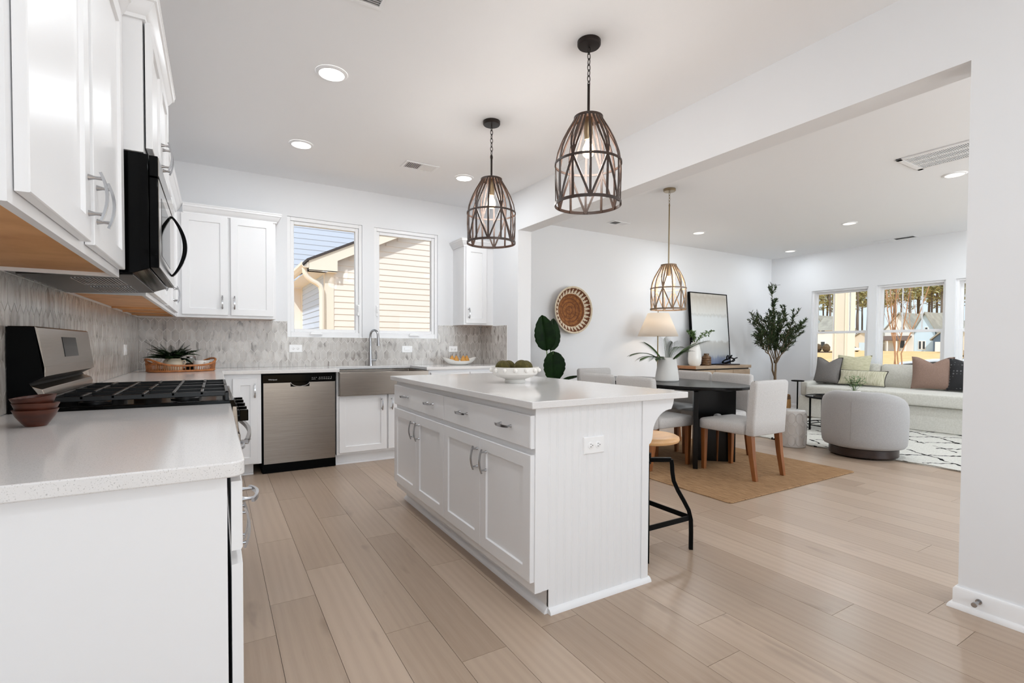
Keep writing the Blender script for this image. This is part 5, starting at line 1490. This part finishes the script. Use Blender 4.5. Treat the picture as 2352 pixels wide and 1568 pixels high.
# olive tree in a seagrass basket
ox, oy = 8.72, -0.56
t = thing('olive_tree', 'slender olive tree in a brown woven basket in the living room corner', 'plant', (ox, oy, 0))
obj('basket', MB().lathe([(0.001, 0.0005), (0.165, 0.0005), (0.195, 0.06), (0.205, 0.16), (0.198, 0.27), (0.188, 0.335), (0.178, 0.335), (0.185, 0.27), (0.001, 0.25)]+[], 44, (ox, oy, 0)), sea_m, t)
obj('basket_band', MB().lathe([(0.1995, 0.265), (0.202, 0.27), (0.192, 0.334), (0.1885, 0.334)], 44, (ox, oy, 0), cap0=False, cap1=False), sea_dk, t)
rg = random.Random(14)
mbt, mbl, mbo = MB(), MB(), MB()
def limb(P, r0, r1): mbt.tube(P, [r0+(r1-r0)*i/(len(P)-1) for i in range(len(P))], 8)
fork = Vector((ox-0.045, oy+0.01, 0.86))
limb([(ox-0.02, oy, 0.24), (ox-0.05, oy, 0.45), (ox-0.075, oy, 0.60), (ox-0.075, oy, 0.66)], 0.026, 0.020)
limb([(ox-0.075, oy, 0.64), (ox-0.055, oy+0.005, 0.75), tuple(fork)], 0.019, 0.016)
limb([(ox-0.08, oy, 0.63), (ox-0.17, oy-0.01, 0.74), (ox-0.19, oy-0.02, 0.85), (ox-0.27, oy-0.03, 0.98), (ox-0.34, oy, 1.10)], 0.017, 0.008)
starts = [((ox-0.34, oy, 1.10), (-0.75, 0.1, 0.9)), ((ox-0.30, oy, 1.02), (-0.95, -0.3, 0.35)), ((ox-0.30, oy-0.02, 1.05), (-0.3, -0.4, 1))]
for d in ((-0.45, 0.2, 1), (-0.05, -0.2, 1), (0.35, 0.1, 1), (0.75, -0.1, 0.75), (0.15, 0.4, 1), (-0.2, -0.5, 0.9), (0.45, -0.4, 0.9), (0.0, 0.1, 1.2), (-0.3, 0.0, 1.1)): starts.append((tuple(fork), d))
def twig_leaves(P, k0=1):
    for i in range(k0, len(P)):
        for j in range(12):
            p = P[i-1].lerp(P[i], rg.random()); d = (P[i]-P[i-1]).normalized()
            dd = d*0.8+Vector((rg.uniform(-1, 1), rg.uniform(-1, 1), rg.uniform(-0.5, 0.9)))*0.85
            leaf_blade(mbl, p, dd, (rg.uniform(-1, 1), rg.uniform(-1, 1), 1), rg.uniform(0.050, 0.078), 0.0150, 0.15, 2)
for si, (b, d) in enumerate(starts):
    b = Vector(b); d = Vector(d).normalized(); L = rg.uniform(0.55, 0.72) if si > 2 else rg.uniform(0.32, 0.5)
    if si == 10: L = 1.05
    if si in (6, 9): L = 0.6
    P = [b+d*(L*i/6)+Vector((rg.uniform(-.02, .02), rg.uniform(-.02, .02), 0.10*(i/6)**2)) for i in range(7)]
    limb([tuple(p) for p in P], 0.009, 0.003)
    twig_leaves(P, 3)
    for i in range(2, 7):
        for q in range(3 if si == 10 else 2):
            dd = (d+Vector((rg.uniform(-1, 1), rg.uniform(-0.9, 0.9), rg.uniform(-0.2, 0.9)))*0.8).normalized(); l2 = rg.uniform(0.14, 0.28)
            Q = [P[i]+dd*(l2*k/3) for k in range(4)]
            mbt.tube([tuple(p) for p in Q], 0.0022, 5); twig_leaves(Q)
            if rg.random() < 0.3: mbo.ball(tuple(Q[-1]), 0.012, 8, 6, sz=1.2)
def keep_in(p): return (min(p[0], 9.63), min(p[1], 0.12), p[2])
mbl.v = [keep_in(p) for p in mbl.v]; mbt.v = [keep_in(p) for p in mbt.v]; mbo.v = [keep_in(p) for p in mbo.v]
obj('trunk', mbt, bark, t); obj('leaves', mbl, leaf_ol, t); obj('olives', mbo, mat('olive_fruit', (30, 26, 30), 0.4), t)

# ================================================================== OUTSIDE
lawn = noisy('dry_lawn', (222, 180, 122), (238, 200, 146), 0.5, 0.95, (1, 1, 1))
mb = MB()
def gz(x): return -0.75 if x < 26 else -0.75+(x-26)*0.0152 if x < 100 else 0.375
xs_ = [-60, 26, 40, 60, 80, 100, 320]
for a, b in zip(xs_, xs_[1:]): mb._add([(a, -160, gz(a)), (b, -160, gz(b)), (b, 260, gz(b)), (a, 260, gz(a))], [(0, 1, 2, 3)])
o = struct('ground', mb, lawn)
side_w = mat('siding_white', (236, 227, 221), 0.6)
side_b = mat('siding_blue_and_shade', (196, 208, 230), 0.6)
fascia_m = mat('fascia_cream', (238, 228, 216), 0.5)
shingle = noisy('shingle', (128, 122, 114), (150, 144, 134), 3, 0.9)
shingle_dk = mat('shingle_edge', (70, 64, 66), 0.8)
win_dk = mat('dark_window', (58, 62, 66), 0.15)
def lap(mb, u0, u1, z0, z1, d, put, e=0.11, top=None):
    """lap siding; put(u, out, z); top(u) optional upper limit (gable)"""
    z = z0
    while z < z1-0.01:
        zt = min(z+e, z1)
        a, b = u0, u1
        if top:
            a, b = top(zt)
            if b-a < 0.05: break
        mb._add([put(a, 0.014, z), put(b, 0.014, z), put(b, 0.002, zt), put(a, 0.002, zt), put(a, 0.0, z), put(b, 0.0, z)], [(0, 1, 2, 3), (0, 4, 5, 1)])
        z = zt
# neighbouring house seen through the kitchen windows
t = thing('house', 'cream-sided neighbouring house with gutter and downspout outside the kitchen windows', 'house', (5.6, 5.4, -0.75))
YG, XC = 4.0, 2.30
def rz_(x): return 2.615+(x-1.996)*0.4855
peak = 6.2
mb = MB()
lap(mb, 2.43, 9.9, -0.75, 4.6, 1, lambda u, o_, z: (u, YG-o_, z), 0.111, lambda z: (max(2.43, 1.996+(z+0.16-2.615)/0.4855) if z > 2.5 else 2.43, min(9.9, 2*peak-(1.996+(z+0.16-2.615)/0.4855)) if z > 2.5 else 9.9))
mb.poly([(XC, YG, -0.75), (10.0, YG, -0.75), (10.0, YG, 2.5), (peak, YG, rz_(peak)-0.1), (XC, YG, 2.62)])
obj('gable_siding', mb, side_w, t)
mb = MB(); lap(mb, YG, 6.80, -0.75, 2.48, 1, lambda u, o_, z: (XC-o_, u, z), 0.111); mb.poly([(XC, YG, -0.75), (XC, 6.8, -0.75), (XC, 6.8, 2.5), (XC, YG, 2.5)])
obj('side_siding', mb, side_b, t)  # blue here is sky shade put into the side wall's colour
obj('corner_board', MB().box(XC-0.022, XC+0.135, YG-0.022, YG+0.10, -0.75, 2.46), fascia_m, t, bevel=0.003)
obj('corner_board', MB().box(XC-0.022, XC+0.05, 6.74, 6.82, -0.75, 2.46), fascia_m, t, bevel=0.003)
mb = MB().prism([(1.99, 2.43), (1.99, 2.600), (peak, rz_(peak)-0.02), (peak, rz_(peak)-0.20), (2.47, 2.635), (2.47, 2.43)], YG-0.17, YG-0.145, 'y')
mb.prism([(1.99, 2.425), (1.99, 2.445), (2.47, 2.445), (2.47, 2.425)], YG-0.17, YG, 'y')
obj('rake_fascia', mb, fascia_m, t)
mb = MB().prism([(1.95, 2.585), (peak, rz_(peak)-0.01), (2*peak-1.95, 2.585), (2*peak-1.95, 2.625), (peak, rz_(peak)+0.03), (1.95, 2.625)], YG-0.20, 7.0, 'y')
obj('roof', mb, shingle_dk, t)
obj('soffit', MB().box(1.99, XC, YG-0.145, 6.85, 2.425, 2.445), fascia_m, t)
mb = MB().loops([[(x_, y_, z_) for x_, z_ in ((1.875, 2.575), (1.868, 2.52), (1.905, 2.475), (1.985, 2.475), (1.985, 2.575), (1.975, 2.575), (1.975, 2.485), (1.91, 2.485), (1.878, 2.525), (1.885, 2.575))] for y_ in (YG-0.17, 6.95)])
obj('gutter', mb, fascia_m, t)
obj('rear_wing', MB().box(1.86, 2.29, 6.84, 8.0, -0.75, 2.42), side_w, t)
P = [(1.93, YG-0.08, 2.48), (1.935, YG-0.08, 2.40), (1.97, YG-0.075, 2.33), (2.04, YG-0.07, 2.27), (2.13, YG-0.065, 2.225), (2.19, YG-0.06, 2.18), (2.215, YG-0.06, 2.10), (2.22, YG-0.06, 1.9), (2.22, YG-0.06, -0.6)]
obj('downspout', MB().tube(P, 0.045, 10), fascia_m, t)
# pale blue house behind it
t = thing('house', 'pale blue lap-sided house rising behind the cream neighbouring house', 'house', (4.0, 12.0, -0.75))
mb = MB(); lap(mb, -6, 14, -0.75, 6.6, 1, lambda u, o_, z: (u, 12.0-o_, z), 0.172); mb.box(-6, 14, 12.0, 20, -0.75, 6.6)
obj('siding', mb, side_b, t)
obj('roof', MB().prism([(-6.3, 6.55), (4, 10.5), (14.3, 6.55), (14.3, 6.7), (4, 10.7), (-6.3, 6.7)], 11.7, 20.3, 'y'), shingle, t)

# porch column outside the living room
t = thing('porch_column', 'square cream porch column outside the left living room window', 'column', (11.45, -0.29, -0.75))
col_m = mat('column_paint', (246, 234, 214), 0.5)
mb = MB().box(11.30, 11.585, -0.432, -0.145, -0.75, 2.75); obj('shaft', mb, col_m, t, bevel=0.004)
obj('corner_trim', MB().box(11.285, 11.60, -0.20, -0.190, -0.75, 2.75).box(11.285, 11.60, -0.388, -0.378, -0.75, 2.75), col_m, t)
obj('base_trim', MB().box(11.275, 11.61, -0.455, -0.122, -0.75, -0.45), col_m, t, bevel=0.006)
struct('porch_floor', MB().box(9.83, 11.65, -7.5, 0.6, -0.78, -0.2), mat('porch_concrete', (206, 198, 186), 0.8))

# bare crape myrtle
myr = noisy('myrtle_bark', (170, 126, 92), (196, 150, 114), 12, 0.7, (1, 1, 0.3))
t = thing('bare_tree', 'bare multi-stemmed tan tree outside the middle living room window', 'tree', (13.2, -0.45, -0.75))
rg = random.Random(4)
for k in range(5):
    a = 2*PI*k/5+0.4; sp = 0.12+0.05*k
    y0 = -0.44-0.035*k; x0 = 13.1+0.06*k
    P = [(x0, y0, -0.75), (x0+0.05, y0-0.01, 0.2), (x0+0.10*math.cos(a), y0+0.03*(k-2), 1.0), (x0+0.2*math.cos(a), y0+0.085*(1.5-k), 1.8), (x0+0.35*math.cos(a), y0+0.19*(1.5-k), 2.9), (x0+0.5*math.cos(a), y0+0.30*(1.5-k), 4.0)]
    mb = MB().tube(P, [0.014, 0.013, 0.012, 0.010, 0.008, 0.004], 7)
    for q in range(6):
        f = rg.uniform(1.0, 2.6); b = Vector(P[3]).lerp(Vector(P[4]), (f-1.0)/1.6) if f > 1.0 else Vector(P[2])
        b = Vector(P[2]).lerp(Vector(P[4]), rg.uniform(0.1, 0.9)); d = Vector((rg.uniform(-1, 1), rg.uniform(-0.5, 0.5), 1.4)).normalized()
        mb.tube([tuple(b), tuple(b+d*0.4), tuple(b+d*0.95+Vector((0, rg.uniform(-.08, .08), 0)))], [0.005, 0.004, 0.002], 5)
    obj('trunk_stem', mb, myr, t)

# parked suv close to the porch
t = thing('parked_car', 'dark-windowed silver car parked outside the middle living room window', 'car', (17.0, -1.3, -0.75))
car_p = mat('car_paint', (214, 218, 226), 0.25, coat=0.6); tyre = mat('tyre', (22, 22, 23), 0.8)
def carmesh(t, x, y, L, Wd, z, Hh, paint):
    def cs(y0, hood): return None
    prof = [(-0.50, 0.28), (-0.50, 0.62), (-0.30, 0.68), (-0.16, 0.96), (-0.02, 1.0), (0.24, 0.995), (0.40, 0.93), (0.475, 0.66), (0.50, 0.60), (0.50, 0.28), (0.46, 0.18), (-0.46, 0.18)]
    def pp(a, b, k, w): return (x+w, y+a*L*k, z+b*Hh)
    mb = MB().loops([[pp(a, b, 0.97, -Wd*0.5*(0.80 if b > 0.7 else 0.96)) for a, b in prof], [pp(a, b, 1.0, -Wd*0.42*(0.84 if b > 0.7 else 1)) for a, b in prof], [pp(a, b, 1.0, Wd*0.42*(0.84 if b > 0.7 else 1)) for a, b in prof], [pp(a, b, 0.97, Wd*0.5*(0.80 if b > 0.7 else 0.96)) for a, b in prof]])
    obj('car_body', mb, paint, t, bevel=0.05*Hh/1.7, seg=3)
    mb = MB()
    for s in (-1, 1):
        w = s*Wd*0.425
        g = [(-0.27, 0.69), (-0.165, 0.93), (0.10, 0.955), (0.23, 0.95), (0.37, 0.90), (0.43, 0.69)]
        mb.loops([[pp(a, b, 1, w) for a, b in g], [pp(a, b, 1, w*1.02) for a, b in g]])
    mb.loops([[pp(-0.155, 0.955, 1, -Wd*0.30), pp(-0.285, 0.69, 1, -Wd*0.36), pp(-0.285, 0.69, 1, Wd*0.36), pp(-0.155, 0.955, 1, Wd*0.30)], [pp(-0.17, 0.97, 1, -Wd*0.30), pp(-0.305, 0.70, 1, -Wd*0.36), pp(-0.305, 0.70, 1, Wd*0.36), pp(-0.17, 0.97, 1, Wd*0.30)]])
    obj('car_windows', mb, win_dk, t)
    for a in (-0.31, 0.31):
        for s in (-1, 1):
            obj('wheel', MB().tube([(x+s*Wd*0.36, y+a*L, z+0.32), (x+s*Wd*0.485, y+a*L, z+0.32)], 0.32, 20), tyre, t)
carmesh(t, 17.0, -1.25, 4.7, 1.85, -0.75, 1.60, car_p)

# houses across the lawn
wh = mat('house_white', (236, 236, 234), 0.7); lb = mat('house_light_blue', (206, 228, 246), 0.7); nb_ = mat('house_slate_blue', (92, 110, 130), 0.7)
rf = noisy('grey_roof', (150, 146, 138), (172, 168, 158), 0.8, 0.9); rf_b = mat('brown_roof', (112, 94, 86), 0.9); be = mat('house_beige', (224, 214, 198), 0.7); trimw = mat('house_trim', (240, 240, 240), 0.6)
def gable_house(label, X, y0, y1, dep, z0, ze, zr, wall, roof, face='gable', windows=(), doors=(), group='houses across the lawn'):
    t = thing('house', label, 'house', (X+dep/2, (y0+y1)/2, z0), group=group)
    ym = (y0+y1)/2; e = 0.35
    if face == 'gable':
        obj('house_wall', MB().prism([(y0, z0-0.6), (y1, z0-0.6), (y1, ze), (ym, zr), (y0, ze)], X, X+dep, 'x'), wall, t)
        k = (zr-ze)/(ym-y0)
        obj('roof', MB().prism([(y0-e, ze-e*k+0.05), (ym, zr+0.05), (y1+e, ze-e*k+0.05), (y1+e, ze-e*k+0.3), (ym, zr+0.3), (y0-e, ze-e*k+0.3)], X-e, X+dep+e, 'x'), roof, t)
    else:
        obj('house_wall', MB().box(X, X+dep, y0, y1, z0-0.6, ze), wall, t)
        obj('roof', MB().prism([(X-e, ze-0.15), (X+dep/2, zr), (X+dep+e, ze-0.15)], y0-e, y1+e, 'y'), roof, t)
    for (wy, wz, ww, wh_) in windows:
        w_ = obj('window', MB().box(X-0.06, X, wy-ww/2-0.12, wy+ww/2+0.12, wz-wh_/2-0.12, wz+wh_/2+0.12), trimw, t)
        obj('glass', MB().box(X-0.09, X-0.05, wy-ww/2, wy+ww/2, wz-wh_/2, wz+wh_/2), win_dk, w_)
    for (wy, wz, ww, wh_, m_) in doors: obj('house_door', MB().box(X-0.1, X, wy-ww/2, wy+ww/2, wz, wz+wh_), m_, t)
    return t
t = gable_house('white two-storey house with brown porch roof behind the bare tree', 105, 32.62, 36.95, 9, 0.4, 4.15, 7.0, wh, rf, 'gable', [(34.2, 4.35, 0.5, 0.6), (35.6, 4.35, 0.5, 0.6), (34.2, 1.7, 0.7, 1.5)])
obj('porch_roof', MB().prism([(103.0, 2.35), (105.0, 3.1), (105.0, 2.9), (103.0, 2.2)], 32.9, 37.3, 'y'), rf_b, t)
for yy in (33.1, 34.4, 35.8, 37.1): obj('porch_post', MB().box(103.05, 103.25, yy-0.08, yy+0.08, 0.0, 2.3), trimw, t)
gable_house('long grey roof between the white gable and the light blue gable', 109, 30.0, 35.5, 7, 0.4, 4.3, 7.3, wh, rf, 'eave')
gable_house('light blue gabled house wing right of the white house', 105.2, 29.70, 32.58, 9, 0.4, 4.06, 6.88, lb, rf, 'gable', [(31.75, 1.45, 0.28, 1.3), (31.2, 1.45, 0.28, 1.3), (30.9, 4.2, 0.3, 0.5)])
gable_house('slate blue garage house with white door at the right of the middle window', 104, 26.6, 29.55, 8, 0.3, 2.5, 3.9, nb_, rf, 'gable', [], [(28.5, 0.1, 1.5, 1.9, trimw)])
gable_house('white house with steep grey roof seen left of the porch column', 103, 44.6, 48.2, 8, 0.25, 4.4, 7.0, wh, rf, 'eave', [(46.6, 4.0, 0.6, 0.5), (47.6, 4.0, 0.6, 0.5), (46.6, 1.4, 0.7, 1.3)])
gable_house('light blue gabled house at the far left of the left window', 106, 47.2, 51.5, 8, 0.25, 4.3, 7.2, lb, rf, 'gable')
gable_house('low grey-roofed house right of the porch column', 107, 39.2, 43.6, 7, 0.3, 2.5, 4.0, be, rf, 'gable', [], [(41.0, 0.2, 2.0, 1.7, lb)])
gable_house('beige house with grey roof in the right living room window', 92, 17.0, 23.0, 8, 0.35, 3.4, 5.1, be, rf, 'eave', [(21.3, 1.9, 0.6, 1.4), (20.3, 1.9, 0.6, 1.4)])
# far parked cars
for i, (yy, xx) in enumerate(((42.0, 98.0), (41.3, 95.5), (40.6, 93.0))):
    t = thing('parked_car', ('white car parked far across the lawn, left of three', 'white car parked far across the lawn, middle of three', 'white car parked far across the lawn, right of three')[i], 'car', (xx, yy-2.2, gz(xx)), group='white cars parked across the lawn')
    carmesh(t, xx, yy-1.6-0.9*i, 2.6, 1.6, gz(xx), 1.0, wh)
# shrubs and mulch beds
shr = noisy('shrub_leaf', (74, 60, 46), (112, 94, 72), 8, 0.9, bump=0.6)
for i, (yy, lbl) in enumerate(((38.2, 'round brown shrub left of the porch column, farther left'), (36.95, 'round brown shrub left of the porch column, farther right'))):
    t = thing('shrub', lbl, 'shrub', (85, yy, gz(85)), group='shrubs across the lawn')
    mbx = MB().ball((85, yy, gz(85)+0.75), 0.55, 18, 12, sz=1.15)
    rg = random.Random(i); mbx.v = [tuple(Vector(p)+Vector((rg.uniform(-1, 1), rg.uniform(-1, 1), rg.uniform(-1, 1)))*0.07) for p in mbx.v]
    obj('foliage', mbx, shr, t); obj('stem', MB().cyl((85, yy, 0), 0.06, gz(85)-0.05, gz(85)+0.4, 8), bark, t)
bed = mat('mulch_bed', (98, 80, 66), 0.95)
o = obj('mulch_bed', MB().loops([[(84.0, 36.2, gz(84)+0.02), (84.0, 39.2, gz(84)+0.02), (87.5, 39.2, gz(87.5)+0.05), (87.5, 36.2, gz(87.5)+0.05)], [(84.3, 36.4, gz(84)+0.14), (84.3, 39.0, gz(84)+0.14), (87.2, 39.0, gz(87.5)+0.15), (87.2, 36.4, gz(87.5)+0.15)]]), bed); tag(o, 'low brown mulch bed under the two round shrubs', 'garden bed')
o = obj('street_marker_post', MB().cyl((16.0, 1.635, 0), 0.016, -0.75, 1.95, 8), mat('post_brown', (84, 66, 50), 0.8)); tag(o, 'thin brown stake standing right of the porch column', 'post')
t = thing('rail_fence', 'black metal rail fence panel outside the right living room window', 'fence', (20.0, 0.1, -0.75))
for k in range(5): obj('fence_post', MB().box(19.97, 20.03, -0.9+k*0.42, -0.86+k*0.42, -0.75, 1.05), mat('fence_brown_%d' % k, (110, 88, 66), 0.7) if k == 0 else MATS['fence_brown_0'], t)
obj('fence_rail', MB().box(19.98, 20.02, -0.9, 0.85, 0.85, 0.90).box(19.98, 20.02, -0.9, 0.85, 0.3, 0.35), MATS['fence_brown_0'], t)

# pine trees
pine_t = noisy('pine_trunk', (104, 92, 84), (140, 126, 114), 1.5, 0.95, (1, 1, 0.2))
pine_n = noisy('pine_needles', (176, 174, 122), (208, 204, 156), 0.8, 0.95)
rg = random.Random(31)
protos = []
for k in range(4):
    t = thing('pine_tree', 'x', 'tree', (0, 0, 0), 0, 'tall pines behind the houses')
    mbt, mbn = MB(), MB()
    hh = 24.0
    mbt.tube([(0, 0, -0.5), (0.15*math.sin(k), 0.1, hh*0.35), (0.3*math.sin(k*2), 0.2, hh*0.7), (0.2, 0.1, hh)], [0.24, 0.20, 0.15, 0.05], 7)
    for q in range(70):
        z = rg.uniform(0.46, 1.0)*hh; rr = 2.6*(1-(z/hh-0.40)*1.15)+0.5; a = rg.uniform(0, 2*PI); d = rr*rg.uniform(0.25, 1.0)
        c = Vector((d*math.cos(a), d*math.sin(a), z))
        if q % 2 == 0: mbt.tube([(0.1, 0.1, z-0.5), tuple(c)], 0.05, 4)
        for s in range(9):
            p = c+Vector((rg.uniform(-1, 1), rg.uniform(-1, 1), rg.uniform(-0.55, 0.55)))*0.85
            dd = Vector((rg.uniform(-1, 1), rg.uniform(-1, 1), rg.uniform(-0.3, 0.9)))
            leaf_blade(mbn, p, dd, (rg.uniform(-1, 1), rg.uniform(-1, 1), 1), rg.uniform(0.6, 1.1), 0.30, 0.3, 2)
    obj('trunk', mbt, pine_t, t, world=False); obj('crown', mbn, pine_n, t, world=False)
    protos.append(t)
spots = []
for row, xr in enumerate((122, 132, 142)):
    yy = 22.0+row*0.7
    while yy < 82:
        spots.append((xr+rg.uniform(-3, 3), yy)); yy += rg.uniform(1.7, 3.0) if row < 2 else rg.uniform(2.2, 4.0)
lab = 'tall pine with bare trunk in the wood behind the houses across the lawn'
for i, (xx, yy) in enumerate(spots):
    p = protos[i % 4]
    r = p if i < 4 else dup(p)
    r.location = (xx, yy, gz(xx)); r.rotation_euler = (0, 0, rg.uniform(0, 6.28)); s_ = rg.uniform(0.85, 1.1)
    r.scale = (s_, s_, s_); r['label'] = lab
